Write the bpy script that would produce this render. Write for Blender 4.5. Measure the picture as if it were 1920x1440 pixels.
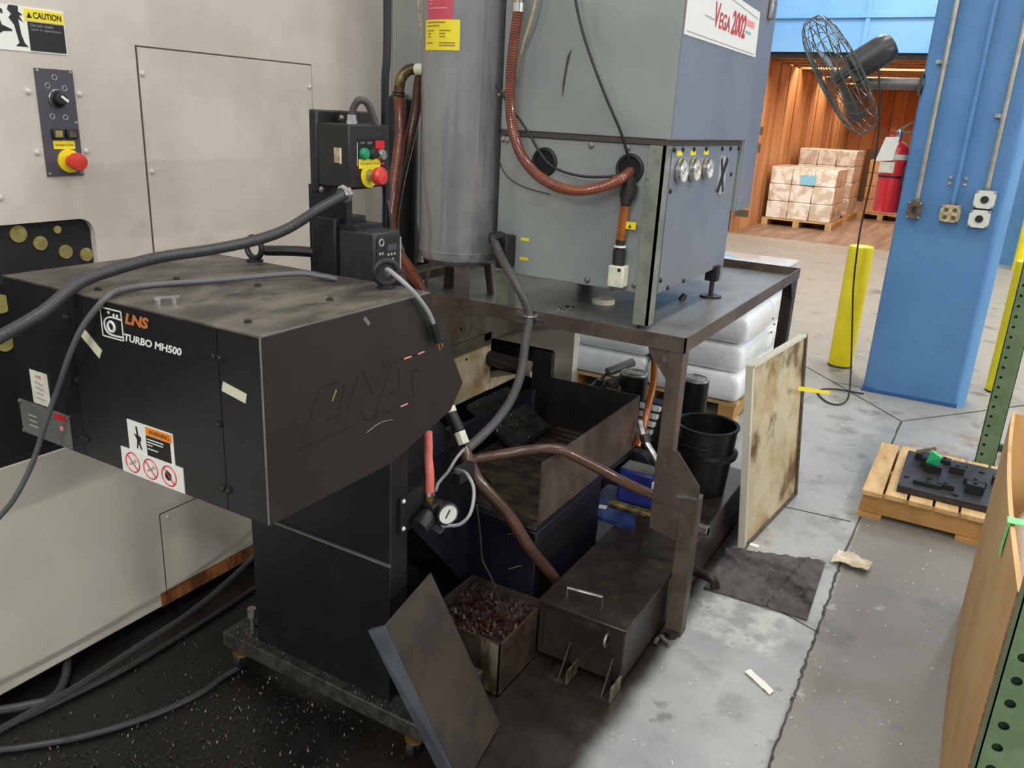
import bpy, bmesh, math, random
from mathutils import Vector, Matrix
random.seed(7)
for o in list(bpy.data.objects): bpy.data.objects.remove(o)
S = bpy.context.scene
C = S.collection
V = Vector
# ------------------------------------------------------------------ camera
cam = bpy.data.cameras.new('camera'); camo = bpy.data.objects.new('camera', cam); C.objects.link(camo)
yaw, pit, rol = 0.512226, 0.318634, -0.0520419
fw = V((-math.sin(yaw)*math.cos(pit), math.cos(yaw)*math.cos(pit), -math.sin(pit)))
rt = V((math.cos(yaw), math.sin(yaw), 0)); dn = fw.cross(rt)
r2 = rt*math.cos(rol) + dn*math.sin(rol); d2 = dn*math.cos(rol) - rt*math.sin(rol)
camo.matrix_world = Matrix(((r2.x, -d2.x, -fw.x, 0), (r2.y, -d2.y, -fw.y, 0), (r2.z, -d2.z, -fw.z, 1.6), (0, 0, 0, 1)))
cam.sensor_width = 36; cam.lens = 36*1526.8/1920; cam.clip_start = .02
S.camera = camo
# ------------------------------------------------------------------ world, lights, exposure
S.view_settings.view_transform = 'Standard'; S.view_settings.look = 'None'
S.view_settings.exposure = 0.0; S.view_settings.gamma = 1
S.view_settings.use_curve_mapping = False
W = bpy.data.worlds.new('world'); S.world = W; W.use_nodes = True
bg = W.node_tree.nodes['Background']; bg.inputs[0].default_value = (.86, .93, 1, 1); bg.inputs[1].default_value = .46
def area(name, loc, sx, sy, power, col=(1, .97, .92), aim=None):
    l = bpy.data.lights.new(name, 'AREA'); l.shape = 'RECTANGLE'; l.size = sx; l.size_y = sy; l.energy = power; l.color = col
    o = bpy.data.objects.new(name, l); C.objects.link(o); o.location = loc
    if aim: o.rotation_euler = (V(aim)-V(loc)).to_track_quat('-Z', 'Y').to_euler()
    return o
for i, (x, y, p) in enumerate(((14, -3.0, 1100), (14, 3.0, 1300), (14, 9.0, 1000), (-.4, -9.5, 480), (2.6, -9.5, 340), (-.4, -5.6, 100), (2.6, -5.6, 70), (-3.6, -1.0, 120), (-3.6, 3.4, 140), (-.3, -1.8, 60), (2.4, -1.8, 45), (-.2, 2.2, 45), (2.4, 2.2, 75), (-.2, 6.2, 95), (2.6, 6.2, 90), (-1.8, 10.4, 210), (1.4, 10.4, 120))):  # ceiling lamps plus far-right, rear and left ones added to brighten dim sides
    area('ceiling_and_fill_lamp', (x, y, 5.6), .5, 2.4, p)
area('trailer_fill', (-2.2, 13.26, 2.76), 1.6, .12, 90, (1, .9, .76), aim=(-2.2, 18.5, .9))  # added light tucked behind the header to brighten the trailer
for y in (16.18, 18.58, 20.98): area('trailer_fill', (-2.25, y, 2.84), 2.2, .3, 60, (1, .9, .76))  # more added lights, hidden between the roof bows

# ------------------------------------------------------------------ materials
def lin(c): return tuple((v/255/12.92 if v/255 <= .04045 else ((v/255+.055)/1.055)**2.4) for v in c) + (1,)
MATS = {}
def M(name, c1, c2=None, scale=4, lo=.4, hi=.62, rough=.5, rvar=0, metal=0, bump=0, bscale=60, dirt_sheen=None, stretch=(1, 1, 1), coat=0, trans=0, ior=1.5, spec=.5):
    m = bpy.data.materials.new(name); m.use_nodes = True; nt = m.node_tree; N = nt.nodes; L = nt.links
    b = N['Principled BSDF']; MATS[name] = m
    b.inputs['Roughness'].default_value = rough; b.inputs['Metallic'].default_value = metal
    b.inputs['Specular IOR Level'].default_value = spec; b.inputs['IOR'].default_value = ior
    b.inputs['Coat Weight'].default_value = coat; b.inputs['Transmission Weight'].default_value = trans
    b.inputs['Base Color'].default_value = lin(c1)
    if not (c2 or bump or dirt_sheen or rvar): return m
    tc = N.new('ShaderNodeTexCoord'); mp = N.new('ShaderNodeMapping'); mp.inputs['Scale'].default_value = stretch
    L.new(tc.outputs['Object'], mp.inputs['Vector'])
    def noise(sc, det=5):
        n = N.new('ShaderNodeTexNoise'); n.inputs['Scale'].default_value = sc; n.inputs['Detail'].default_value = det
        n.inputs['Roughness'].default_value = .62; L.new(mp.outputs[0], n.inputs['Vector']); return n
    def ramp(src, a, bb):
        r = N.new('ShaderNodeMapRange'); r.interpolation_type = 'SMOOTHSTEP'
        r.inputs['From Min'].default_value = a; r.inputs['From Max'].default_value = bb; L.new(src, r.inputs['Value']); return r.outputs[0]
    col = None
    if c2:
        n = noise(scale); mx = N.new('ShaderNodeMix'); mx.data_type = 'RGBA'
        mx.inputs['A'].default_value = lin(c1); mx.inputs['B'].default_value = lin(c2)
        L.new(ramp(n.outputs[0], lo, hi), mx.inputs['Factor']); col = mx.outputs['Result']
    if dirt_sheen:
        dc, ds, dl, dh = dirt_sheen; n = noise(ds, 7); mx = N.new('ShaderNodeMix'); mx.data_type = 'RGBA'
        if col: L.new(col, mx.inputs['A'])
        else: mx.inputs['A'].default_value = lin(c1)
        mx.inputs['B'].default_value = lin(dc); L.new(ramp(n.outputs[0], dl, dh), mx.inputs['Factor']); col = mx.outputs['Result']
    if col: L.new(col, b.inputs['Base Color'])
    if rvar:
        n = noise(scale*1.7); r = N.new('ShaderNodeMapRange'); L.new(n.outputs[0], r.inputs['Value'])
        r.inputs['To Min'].default_value = rough-rvar; r.inputs['To Max'].default_value = rough+rvar; L.new(r.outputs[0], b.inputs['Roughness'])
    if bump:
        n = noise(bscale, 3); bp = N.new('ShaderNodeBump'); bp.inputs['Strength'].default_value = bump; bp.inputs['Distance'].default_value = .01
        L.new(n.outputs[0], bp.inputs['Height']); L.new(bp.outputs[0], b.inputs['Normal'])
    return m
M('paint_white', (206, 197, 186), (193, 184, 173), 2.2, rough=.45, dirt_sheen=((172, 162, 148), 3.1, .58, .8))
M('paint_white_low', (196, 193, 180), (186, 182, 168), 1.6, rough=.5, dirt_sheen=((170, 160, 138), 4, .6, .8))
M('paint_stained', (206, 194, 168), (176, 150, 102), 4, .42, .62, rough=.45, dirt_sheen=((130, 102, 62), 7, .57, .76))
M('paint_cream', (230, 225, 210), (216, 206, 182), 5, rough=.45, dirt_sheen=((160, 140, 96), 8, .6, .8))
M('rust', (150, 92, 42), (92, 48, 24), 22, rough=.8, bump=.3, bscale=90, stretch=(1, 1, .25), dirt_sheen=((190, 140, 80), 30, .6, .75))
M('machine_dark', (24, 22, 22), rough=.6)
M('void_black', (12, 12, 13), rough=.8)
M('head_black', (31, 31, 34), (26, 26, 29), 6, rough=.36, rvar=.06)
M('head_end', (38, 35, 34), (33, 31, 31), 5, rough=.42, rvar=.05)
M('head_top', (56, 54, 50), (108, 102, 90), 7, .38, .68, rough=.5, rvar=.1, dirt_sheen=((38, 37, 36), 9, .55, .72), stretch=(1.6, .8, 1))
M('stand_black', (17, 18, 21), (23, 24, 27), 8, rough=.42, rvar=.08, dirt_sheen=((44, 44, 44), 60, .62, .72))
M('navy_black', (15, 17, 25), (21, 23, 31), 5, rough=.4, rvar=.08)
M('frame_grimy', (62, 60, 56), (40, 38, 36), 30, rough=.45, rvar=.1, bump=.4, bscale=120)
M('slat_steel', (92, 80, 68), (62, 54, 48), 14, rough=.35, metal=.5, dirt_sheen=((92, 76, 60), 40, .58, .72))
M('plate_brown', (98, 84, 76), (76, 64, 58), 5, rough=.42, rvar=.08, metal=.2, dirt_sheen=((48, 42, 40), 6, .55, .75))
M('table_brown', (98, 84, 74), (80, 68, 60), 9, rough=.45, rvar=.1, metal=.25, dirt_sheen=((122, 108, 92), 25, .6, .75))
M('table_tray', (122, 122, 119), (98, 97, 94), 3, rough=.36, rvar=.08, metal=.1, dirt_sheen=((66, 64, 62), 3.2, .54, .70))
M('tank_steel', (54, 47, 41), (40, 35, 31), 7, rough=.34, rvar=.1, metal=.3, dirt_sheen=((84, 68, 54), 9, .56, .72))
M('chip_box_steel', (92, 78, 64), (66, 56, 48), 8, rough=.35, metal=.5)
M('bare_steel', (196, 188, 160), (118, 106, 84), 26, rough=.28, metal=.8, stretch=(1, 1, .3))
M('slab_dark', (66, 58, 52), (52, 47, 44), 6, rough=.4, rvar=.08, metal=.2)
M('slab_flange', (82, 88, 93), (68, 73, 78), 10, rough=.4, metal=.2)
M('chiller_grey', (146, 152, 149), (136, 142, 140), 2.4, rough=.36, rvar=.08, dirt_sheen=((116, 118, 116), 4, .6, .8))
M('chiller_side', (128, 132, 140), (118, 122, 131), 2.2, rough=.3, rvar=.06)
M('chiller_frame', (134, 136, 126), (118, 118, 106), 9, rough=.4, dirt_sheen=((112, 86, 56), 14, .62, .76))
M('receiver_grey', (150, 152, 153), (138, 139, 141), 4, rough=.17, rvar=.03, metal=.2, coat=.3)
M('rubber_black', (26, 26, 28), rough=.5)
M('rubber_soft', (38, 37, 38), (48, 46, 46), 30, rough=.55)
M('cable_grey', (92, 92, 94), rough=.5)
M('cable_corr', (58, 58, 60), rough=.34)
M('tube_grey', (150, 152, 156), rough=.4)
M('hose_grey', (74, 72, 72), rough=.5)
M('hose_brown', (86, 60, 46), (68, 50, 41), 7, rough=.25, coat=.3)
M('hose_amber', (138, 76, 54), (114, 58, 42), 12, rough=.2, coat=.5)
M('hose_ribs', (214, 160, 136), rough=.35)
M('hose_rust', (110, 52, 34), (80, 40, 30), 12, rough=.24, coat=.4)
M('hose_orange', (168, 92, 26), (138, 74, 24), 14, rough=.25, coat=.3)
M('hose_red', (240, 132, 124), (226, 112, 104), 20, rough=.5)
M('plastic_black', (30, 30, 33), rough=.42)
M('plastic_drive', (46, 46, 48), (41, 41, 43), 10, rough=.45, dirt_sheen=((92, 88, 80), 12, .6, .8))
M('box_black', (34, 33, 33), (30, 29, 29), 10, rough=.42)
M('panel_slate', (72, 70, 78), rough=.45)
M('yellow', (240, 220, 40), rough=.45); M('red', (205, 60, 52), rough=.35); M('red_dark', (196, 30, 40), rough=.4)
M('green', (20, 140, 90), rough=.4); M('white', (232, 232, 226), rough=.5); M('off_white', (222, 222, 204), (206, 204, 184), 30, rough=.5)
M('black_print', (26, 22, 24), rough=.5); M('orange', (238, 140, 40), rough=.5); M('logo_orange', (196, 112, 62), rough=.5); M('grey_print', (168, 168, 168), rough=.5)
M('tape_beige', (208, 208, 182), rough=.6); M('label_red', (198, 78, 96), rough=.35); M('pink', (238, 150, 150), rough=.5); M('teal', (130, 190, 180), rough=.5)
M('label_ink', (70, 60, 20), rough=.6); M('ink_soft', (150, 130, 60), rough=.6)
M('chrome', (212, 212, 212), rough=.22, metal=1); M('zinc', (172, 170, 164), (128, 126, 122), 30, rough=.34, metal=.8)
M('screw_pale', (206, 200, 188), rough=.35, metal=.2); M('brass', (176, 134, 72), rough=.3, metal=.8); M('brass_old', (132, 116, 72), (74, 62, 42), 24, rough=.4, metal=.6); M('bolt_dark', (66, 64, 62), rough=.38, metal=.7)
M('metal_plate', (132, 132, 128), (116, 116, 112), 8, rough=.4, metal=.4)
M('gauge_face', (222, 222, 212), rough=.25, coat=.6); M('gauge_cream', (226, 208, 186), rough=.25, coat=.6)
M('pale_yellow', (168, 156, 88), (128, 116, 66), 20, rough=.6)
M('column_blue', (86, 134, 182), (77, 124, 174), 1.4, rough=.42, rvar=.06, dirt_sheen=((68, 116, 170), 2.2, .55, .75))
M('wall_blue_lit', (126, 178, 226), (114, 168, 220), .8, rough=.5, dirt_sheen=((168, 205, 235), 1.6, .62, .74))  # paler than the column blue: bright light put into the colour
M('blue_dark', (40, 82, 136), rough=.5)
M('pump_blue', (40, 52, 128), (32, 40, 100), 10, rough=.4); M('pump_base', (46, 68, 122), (34, 44, 84), 14, rough=.4)
M('bollard_yellow', (246, 226, 20), (236, 212, 14), 5, rough=.38, dirt_sheen=((190, 165, 40), 9, .64, .78))
M('conduit', (182, 180, 170), (164, 160, 150), 16, rough=.35, metal=.6)
M('box_cover', (212, 212, 204), rough=.4); M('box_brown', (96, 80, 66), (78, 64, 54), 30, rough=.5); M('box_tan', (190, 178, 142), (148, 132, 96), 40, rough=.5)
M('wood_trailer', (198, 142, 94), (168, 110, 64), 3, .35, .7, rough=.5, stretch=(1, 1, .14), dirt_sheen=((124, 76, 44), 7, .6, .78))
M('wood_trailer_b', (190, 132, 84), (160, 102, 58), 3, .35, .7, rough=.5, stretch=(1, 1, .14), dirt_sheen=((120, 72, 42), 7, .6, .78))
M('wood_bow', (186, 142, 94), (164, 118, 70), 4, rough=.5)
M('trailer_floor', (150, 120, 96), (116, 90, 72), 1.6, rough=.5, stretch=(4, .3, 1))
M('wood_pallet', (206, 174, 124), (182, 146, 96), 5, .35, .68, rough=.7, stretch=(3, .8, 3), dirt_sheen=((126, 92, 60), 7, .58, .75))
M('wood_pallet_dark', (190, 146, 88), (166, 122, 68), 5, .35, .68, rough=.7, stretch=(.8, 3, 3), dirt_sheen=((112, 78, 46), 9, .6, .76))
M('carton', (204, 190, 170), (192, 174, 150), 3, rough=.35, coat=.5, dirt_sheen=((234, 231, 224), 6, .42, .58))  # pale blotches stand for whitish film and painted highlights on it
M('carton_warm', (214, 160, 104), (196, 140, 84), 3, rough=.45, coat=.4, dirt_sheen=((228, 200, 168), 5, .58, .7))
M('blue_label', (130, 190, 216), rough=.5)
M('film_bag', (244, 246, 247), (234, 238, 241), 4, rough=.22, coat=.4, bump=.5, bscale=14)
M('film_top', (236, 236, 228), (222, 226, 208), 4, rough=.3)
M('cardboard', (202, 164, 112), (190, 150, 98), 3, rough=.75, dirt_sheen=((172, 130, 80), 6, .6, .8))
M('cardboard_edge', (176, 132, 84), (140, 100, 62), 60, rough=.85)
M('rack_green', (104, 128, 92), (90, 114, 80), 9, rough=.45, dirt_sheen=((52, 66, 48), 14, .6, .76))
M('rack_green_shaded', (58, 82, 62), (48, 68, 52), 9, rough=.45)  # darker copy of the post green, shade put into the colour
M('sheet_cream', (194, 184, 152), (166, 142, 100), 3.4, .4, .62, rough=.5, dirt_sheen=((104, 76, 46), 5, .50, .66))
M('sheet_edge', (200, 198, 180), rough=.5); M('sheet_dark', (66, 52, 42), (92, 78, 62), 40, rough=.5)
M('mat_grey', (88, 84, 83), (66, 63, 63), 14, rough=.85, bump=.8, bscale=60, dirt_sheen=((44, 42, 42), 10, .58, .68))
M('rag', (208, 198, 178), (184, 170, 146), 20, rough=.9); M('paper', (234, 232, 222), rough=.8)
M('fixture', (66, 64, 68), (50, 48, 52), 12, rough=.36, metal=.5); M('fixture_block', (40, 39, 42), rough=.4, metal=.4)
M('green_bright', (50, 205, 140), rough=.5); M('green_tape', (120, 214, 130), rough=.5)
M('ext_red', (214, 40, 48), rough=.25, coat=.5); M('fan_black', (46, 47, 48), (56, 56, 56), 10, rough=.36); M('fan_wire', (84, 82, 76), rough=.4, metal=.5); M('fan_pipe', (118, 116, 110), (98, 96, 90), 12, rough=.45, metal=.4)
M('bucket_black', (22, 23, 25), rough=.36); M('chips_red', (74, 40, 32), (38, 26, 24), 60, rough=.4, metal=.4); M('chips_steel', (98, 94, 88), rough=.4, metal=.85)
M('chips_bed', (52, 34, 30), (34, 26, 24), 40, rough=.5, bump=1, bscale=90)
M('seal_black', (20, 20, 20), rough=.7); M('cabinet_far', (176, 176, 164), (166, 166, 154), 2, rough=.45)
M('joint_dark', (70, 66, 60), rough=.8); M('crack_dark', (78, 76, 72), (50, 48, 46), 30, rough=.8)

def floor_material():
    m = bpy.data.materials.new('concrete_floor'); m.use_nodes = True; nt = m.node_tree; N = nt.nodes; L = nt.links; b = N['Principled BSDF']
    tc = N.new('ShaderNodeTexCoord'); sp = N.new('ShaderNodeSeparateXYZ'); L.new(tc.outputs['Object'], sp.inputs[0])
    def noise(sc, det=6):
        n = N.new('ShaderNodeTexNoise'); n.inputs['Scale'].default_value = sc; n.inputs['Detail'].default_value = det; n.inputs['Roughness'].default_value = .6
        L.new(tc.outputs['Object'], n.inputs['Vector']); return n.outputs[0]
    def mr(src, a, c, o0=0, o1=1):
        r = N.new('ShaderNodeMapRange'); r.interpolation_type = 'SMOOTHSTEP'; r.inputs['From Min'].default_value = a; r.inputs['From Max'].default_value = c
        r.inputs['To Min'].default_value = o0; r.inputs['To Max'].default_value = o1; L.new(src, r.inputs['Value']); return r.outputs[0]
    def ma(op, a, c):
        n = N.new('ShaderNodeMath'); n.operation = op
        for i, q in enumerate((a, c)):
            if isinstance(q, (int, float)): n.inputs[i].default_value = q
            else: L.new(q, n.inputs[i])
        return n.outputs[0]
    def mix(a, c, f):
        n = N.new('ShaderNodeMix'); n.data_type = 'RGBA'
        for s, q in (('A', a), ('B', c)):
            if isinstance(q, tuple): n.inputs[s].default_value = lin(q)
            else: L.new(q, n.inputs[s])
        L.new(f, n.inputs['Factor']); return n.outputs['Result']
    X, Y = sp.outputs[0], sp.outputs[1]
    n1 = noise(1.3); n2 = noise(4); n3 = noise(14)
    col = mix((140, 143, 144), (168, 169, 167), mr(n1, .35, .65))
    col = mix(col, (122, 122, 120), mr(n2, .52, .74, 0, .8))
    # slab right of the crack is browner and darker, far floor is warm
    col = mix(col, (118, 115, 109), ma('MULTIPLY', mr(X, -.235, -.215), mr(ma('ADD', Y, ma('MULTIPLY', n1, .8)), 4.6, 4.0)))
    col = mix(col, (158, 149, 133), ma('MULTIPLY', mr(Y, 4.6, 6.5), mr(n2, .2, .6, .45, 1)))
    # rust-brown scuffs by the pallet
    bx = ma('MULTIPLY', mr(X, -.25, .0), mr(Y, 4.1, 4.4)); bx = ma('MULTIPLY', bx, mr(Y, 5.2, 4.8)); bx = ma('MULTIPLY', bx, mr(n2, .45, .62))
    col = mix(col, (138, 108, 84), bx)
    col = mix(col, (92, 90, 86), mr(noise(2.6), .58, .70, 0, .75))
    # pale cement patch in front of the absorbent mat
    px = ma('MULTIPLY', mr(ma('ADD', X, ma('MULTIPLY', n2, .12)), -.60, -.52), mr(ma('ADD', X, ma('MULTIPLY', n2, .12)), -.22, -.27))
    py = ma('MULTIPLY', mr(ma('ADD', Y, ma('MULTIPLY', n2, .12)), 2.38, 2.42), mr(Y, 2.72, 2.62))
    col = mix(col, (186, 187, 182), ma('MULTIPLY', ma('MULTIPLY', px, py), mr(n3, .40, .60, .1, .9)))
    col = mix(col, (104, 104, 102), mr(noise(7, 9), .60, .68, 0, .7)); col = mix(col, (190, 190, 186), mr(noise(11, 9), .62, .72, 0, .5)); col = mix(col, (64, 62, 60), mr(noise(85, 2), .70, .76, 0, .8))
    # oily film plus painted shadow round the machine, with a ragged edge
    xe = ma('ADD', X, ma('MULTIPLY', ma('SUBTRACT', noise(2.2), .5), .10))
    oil_shade = mr(xe, -.585, -.66)
    oil_shade = ma('MULTIPLY', oil_shade, mr(Y, 3.6, 3.2))
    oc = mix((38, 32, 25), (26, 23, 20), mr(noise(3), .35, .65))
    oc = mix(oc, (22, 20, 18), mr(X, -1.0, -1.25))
    col = mix(col, oc, oil_shade)
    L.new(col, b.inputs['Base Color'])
    ro = ma('ADD', mr(n2, .3, .7, .36, .56), 0.0)
    mr2 = N.new('ShaderNodeMix'); mr2.data_type = 'FLOAT'; L.new(oil_shade, mr2.inputs['Factor']); L.new(ro, mr2.inputs['A'])
    L.new(mr(noise(9), .3, .7, .26, .5), mr2.inputs['B']); L.new(mr2.outputs['Result'], b.inputs['Roughness'])
    bp = N.new('ShaderNodeBump'); bp.inputs['Strength'].default_value = .12; bp.inputs['Distance'].default_value = .01; L.new(noise(50, 3), bp.inputs['Height']); L.new(bp.outputs[0], b.inputs['Normal'])
    MATS['concrete_floor'] = m
floor_material()

# ------------------------------------------------------------------ mesh helpers
OFF = {}
def frame(axis):
    a = V(axis).normalized(); t = V((0, 0, 1)) if abs(a.z) < .9 else V((1, 0, 0))
    u = a.cross(t).normalized(); return u, a.cross(u).normalized() * -1, a
def spline(pts, sub=5):
    P = [V(p) for p in pts]
    if len(P) < 3 or sub < 2: return P
    Q = [P[0]*2-P[1]] + P + [P[-1]*2-P[-2]]; out = []
    for i in range(1, len(Q)-2):
        for k in range(sub):
            t = k/sub; a, b, c, d = Q[i-1:i+3]
            out.append(.5*((2*b)+(c-a)*t+(2*a-5*b+4*c-d)*t*t+(3*b-a-3*c+d)*t**3))
    return out + [P[-1]]
class MB:
    def __init__(s): s.v = []; s.f = []
    def add(s, vs, fs):
        n = len(s.v); s.v += [V(q) for q in vs]; s.f += [tuple(i+n for i in f) for f in fs]; return s
    def hexa(s, p):   # 4 bottom ccw, 4 top
        return s.add(p, [(3, 2, 1, 0), (4, 5, 6, 7), (0, 1, 5, 4), (1, 2, 6, 5), (2, 3, 7, 6), (3, 0, 4, 7)])
    def box(s, x0, x1, y0, y1, z0, z1):
        return s.hexa([(x0, y0, z0), (x1, y0, z0), (x1, y1, z0), (x0, y1, z0), (x0, y0, z1), (x1, y0, z1), (x1, y1, z1), (x0, y1, z1)])
    def obox(s, c, ax, hs):  # oriented box: centre, 3 axes, half sizes
        c = V(c); a, b, d = [V(q)*h for q, h in zip(ax, hs)]
        return s.hexa([c-a-b-d, c+a-b-d, c+a+b-d, c-a+b-d, c-a-b+d, c+a-b+d, c+a+b+d, c-a+b+d])
    def bar(s, p0, p1, w, h, up=(0, 0, 1)):
        p0, p1 = V(p0), V(p1); a = (p1-p0); l = a.length; a.normalize(); u = V(up); sd = a.cross(u).normalized(); u = sd.cross(a)
        return s.obox((p0+p1)/2, (a, sd, u), (l/2, w/2, h/2))
    def prism(s, poly, ax, a, b):
        n = len(poly)
        def P(q, t): return {'x': (t, q[0], q[1]), 'y': (q[0], t, q[1]), 'z': (q[0], q[1], t)}[ax]
        return s.add([P(q, a) for q in poly]+[P(q, b) for q in poly], [tuple(range(n)), tuple(range(2*n-1, n-1, -1))]+[(i, i+n, (i+1) % n+n, (i+1) % n) for i in range(n)])
    def slab(s, q, t):  # quad corner points thickened along its normal
        q = [V(p) for p in q]; n = (q[1]-q[0]).cross(q[3]-q[0]).normalized()*t
        return s.hexa(q+[p+n for p in q])
    def tube(s, pts, r, n=8, sub=5, cap=True):
        P = spline(pts, sub); m = len(P); u = None; R = []
        for i, p in enumerate(P):
            t = (P[min(i+1, m-1)]-P[max(i-1, 0)]).normalized()
            if u is None: u = frame(t)[0]
            u = (u-t*u.dot(t)).normalized(); w = t.cross(u); rr = r(i/(m-1)) if callable(r) else r
            R += [p+(u*math.cos(k*2*math.pi/n)+w*math.sin(k*2*math.pi/n))*rr for k in range(n)]
        F = [(i*n+k, i*n+(k+1) % n, (i+1)*n+(k+1) % n, (i+1)*n+k) for i in range(m-1) for k in range(n)]
        if cap: F += [tuple(range(n-1, -1, -1)), tuple((m-1)*n+k for k in range(n))]
        return s.add(R, F)
    def lathe(s, prof, p, axis=(0, 0, 1), n=24):
        u, w, a = frame(axis); p = V(p); m = len(prof); R = []
        for r, h in prof: R += [p+a*h+(u*math.cos(k*2*math.pi/n)+w*math.sin(k*2*math.pi/n))*r for k in range(n)]
        F = [(i*n+k, i*n+(k+1) % n, (i+1)*n+(k+1) % n, (i+1)*n+k) for i in range(m-1) for k in range(n)]
        if prof[0][0] > 1e-6: F.append(tuple(range(n-1, -1, -1)))
        if prof[-1][0] > 1e-6: F.append(tuple((m-1)*n+k for k in range(n)))
        return s.add(R, F)
    def cyl(s, p0, p1, r, r1=None, n=16):
        p0, p1 = V(p0), V(p1); a = p1-p0; return s.lathe([(r, 0), (r1 if r1 is not None else r, a.length)], p0, a, n)
    def torus(s, c, axis, R, r, n=24, m=8, a0=0, a1=2*math.pi):
        u, w, a = frame(axis); c = V(c); full = abs(a1-a0-2*math.pi) < 1e-6; k = n if full else n+1
        vs = []
        for i in range(k):
            t = a0+(a1-a0)*i/n; d = u*math.cos(t)+w*math.sin(t)
            vs += [c+d*(R+r*math.cos(j*2*math.pi/m))+a*r*math.sin(j*2*math.pi/m) for j in range(m)]
        fs = [(i*m+j, ((i+1) % k)*m+j, ((i+1) % k)*m+(j+1) % m, i*m+(j+1) % m) for i in range(n) for j in range(m)]
        if not full: fs += [tuple(range(m)), tuple((k-1)*m+j for j in range(m-1, -1, -1))]
        return s.add(vs, fs)
    def puff(s, x0, x1, y0, y1, z0, z1, e=.35, n=16, m=8, jit=0):
        c = V(((x0+x1)/2, (y0+y1)/2, (z0+z1)/2)); h = V(((x1-x0)/2, (y1-y0)/2, (z1-z0)/2)); sg = lambda v, q: math.copysign(abs(v)**q, v)
        vs = []
        for i in range(m+1):
            t = -math.pi/2+math.pi*i/m
            for k in range(n):
                g = 2*math.pi*(k+.5)/n; j = 1+random.uniform(-jit, jit)
                vs.append(c+V((h.x*sg(math.cos(t), e)*sg(math.cos(g), e)*j, h.y*sg(math.cos(t), e)*sg(math.sin(g), e)*j, h.z*sg(math.sin(t), .75))))
        return s.add(vs, [(i*n+k, i*n+(k+1) % n, (i+1)*n+(k+1) % n, (i+1)*n+k) for i in range(m) for k in range(n)])
    def punched(s, x0, x1, z0, z1, y0, y1, hx, r, pitch, ax='y'):
        n = int(round((z1-z0)/pitch)); pz = (z1-z0)/n; K = 12; vs = []; fs = []
        for i in range(n):
            zc = z0+pz*(i+.5); o = len(vs)
            for yy in (y0, y1):
                for k in range(K):
                    t = 2*math.pi*k/K; c, d = math.cos(t), math.sin(t)
                    vs.append((hx+r*c, yy, zc+r*d))
                    lim = [1e9]
                    if c > 1e-6: lim.append((x1-hx)/c)
                    if c < -1e-6: lim.append((x0-hx)/c)
                    if d > 1e-6: lim.append(pz/2/d)
                    if d < -1e-6: lim.append(-pz/2/d)
                    q = min(lim); vs.append((hx+q*c, yy, zc+q*d))
            for k in range(K):
                a, b = o+2*k, o+2*((k+1) % K); e = 2*K
                fs += [(a, a+1, b+1, b), (a+e, b+e, b+1+e, a+1+e), (a, b, b+e, a+e)]
            # corners
            for sx, sz, k in ((x1, 1, 1), (x0, 1, 4), (x0, -1, 7), (x1, -1, 10)):
                q = len(vs); vs += [(sx, y0, zc+sz*pz/2), (sx, y1, zc+sz*pz/2)]
                for kk in range(K):
                    a = o+2*kk+1; b = o+2*((kk+1) % K)+1; va, vb = vs[a], vs[b]
                    on = lambda p: abs(p[0]-sx) < 1e-6 or abs(p[2]-(zc+sz*pz/2)) < 1e-6
                    if on(va) and on(vb) and not (abs(va[0]-vb[0]) < 1e-6 or abs(va[2]-vb[2]) < 1e-6): fs += [(a, q, b), (a+2*K, b+2*K, q+1)]
        s.add(vs, fs)
        s.add([(x0, y0, z0), (x0, y1, z0), (x0, y1, z1), (x0, y0, z1)], [(0, 1, 2, 3)]); s.add([(x1, y0, z0), (x1, y1, z0), (x1, y1, z1), (x1, y0, z1)], [(3, 2, 1, 0)])
        return s
    def mesh(s, name, mat, off):
        me = bpy.data.meshes.new(name); me.from_pydata([v-off for v in s.v], [], s.f); me.validate()
        bm = bmesh.new(); bm.from_mesh(me); bmesh.ops.recalc_face_normals(bm, faces=bm.faces); bm.to_mesh(me); bm.free()
        me.polygons.foreach_set('use_smooth', [True]*len(me.polygons)); me.set_sharp_from_angle(angle=math.radians(32))
        me.materials.append(MATS[mat]); return me
    def build(s, name, mat, parent=None, label=None, cat=None, group=None, kind=None, bev=0, base=None, seg=2):
        if parent is None:
            if base is None:
                xs, ys, zs = zip(*[(v.x, v.y, v.z) for v in s.v]); base = ((min(xs)+max(xs))/2, (min(ys)+max(ys))/2, min(zs))
            off = V(base)
        else: off = OFF[parent.name]
        o = bpy.data.objects.new(name, s.mesh(name, mat, off)); C.objects.link(o); OFF[o.name] = off
        if parent is None: o.location = off
        else: o.parent = parent
        if bev:
            md = o.modifiers.new('bevel', 'BEVEL'); md.width = bev; md.segments = seg; md.limit_method = 'ANGLE'; md.angle_limit = math.radians(40)
        tag(o, label, cat, group, kind); return o
def tag(o, label=None, cat=None, group=None, kind=None):
    for k, v in (('label', label), ('category', cat), ('group', group), ('kind', kind)):
        if v: o[k] = v
def thing(name, label, cat, base, group=None, kind=None):
    o = bpy.data.objects.new(name, None); C.objects.link(o); o.location = base; o.empty_display_size = .05; OFF[o.name] = V(base); tag(o, label, cat, group, kind); return o
def box(*a): return MB().box(*a)
SHARED = {}
def inst(key, maker, mat, name, parent, loc, axis=(0, 0, 1), scale=1):
    if key not in SHARED: SHARED[key] = maker().mesh(name, mat, V((0, 0, 0)))
    o = bpy.data.objects.new(name, SHARED[key]); C.objects.link(o); o.parent = parent; o.location = V(loc)-OFF[parent.name]
    o.rotation_euler = V(axis).to_track_quat('Z', 'Y').to_euler(); o.scale = (scale,)*3; OFF[o.name] = V(loc); return o
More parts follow.
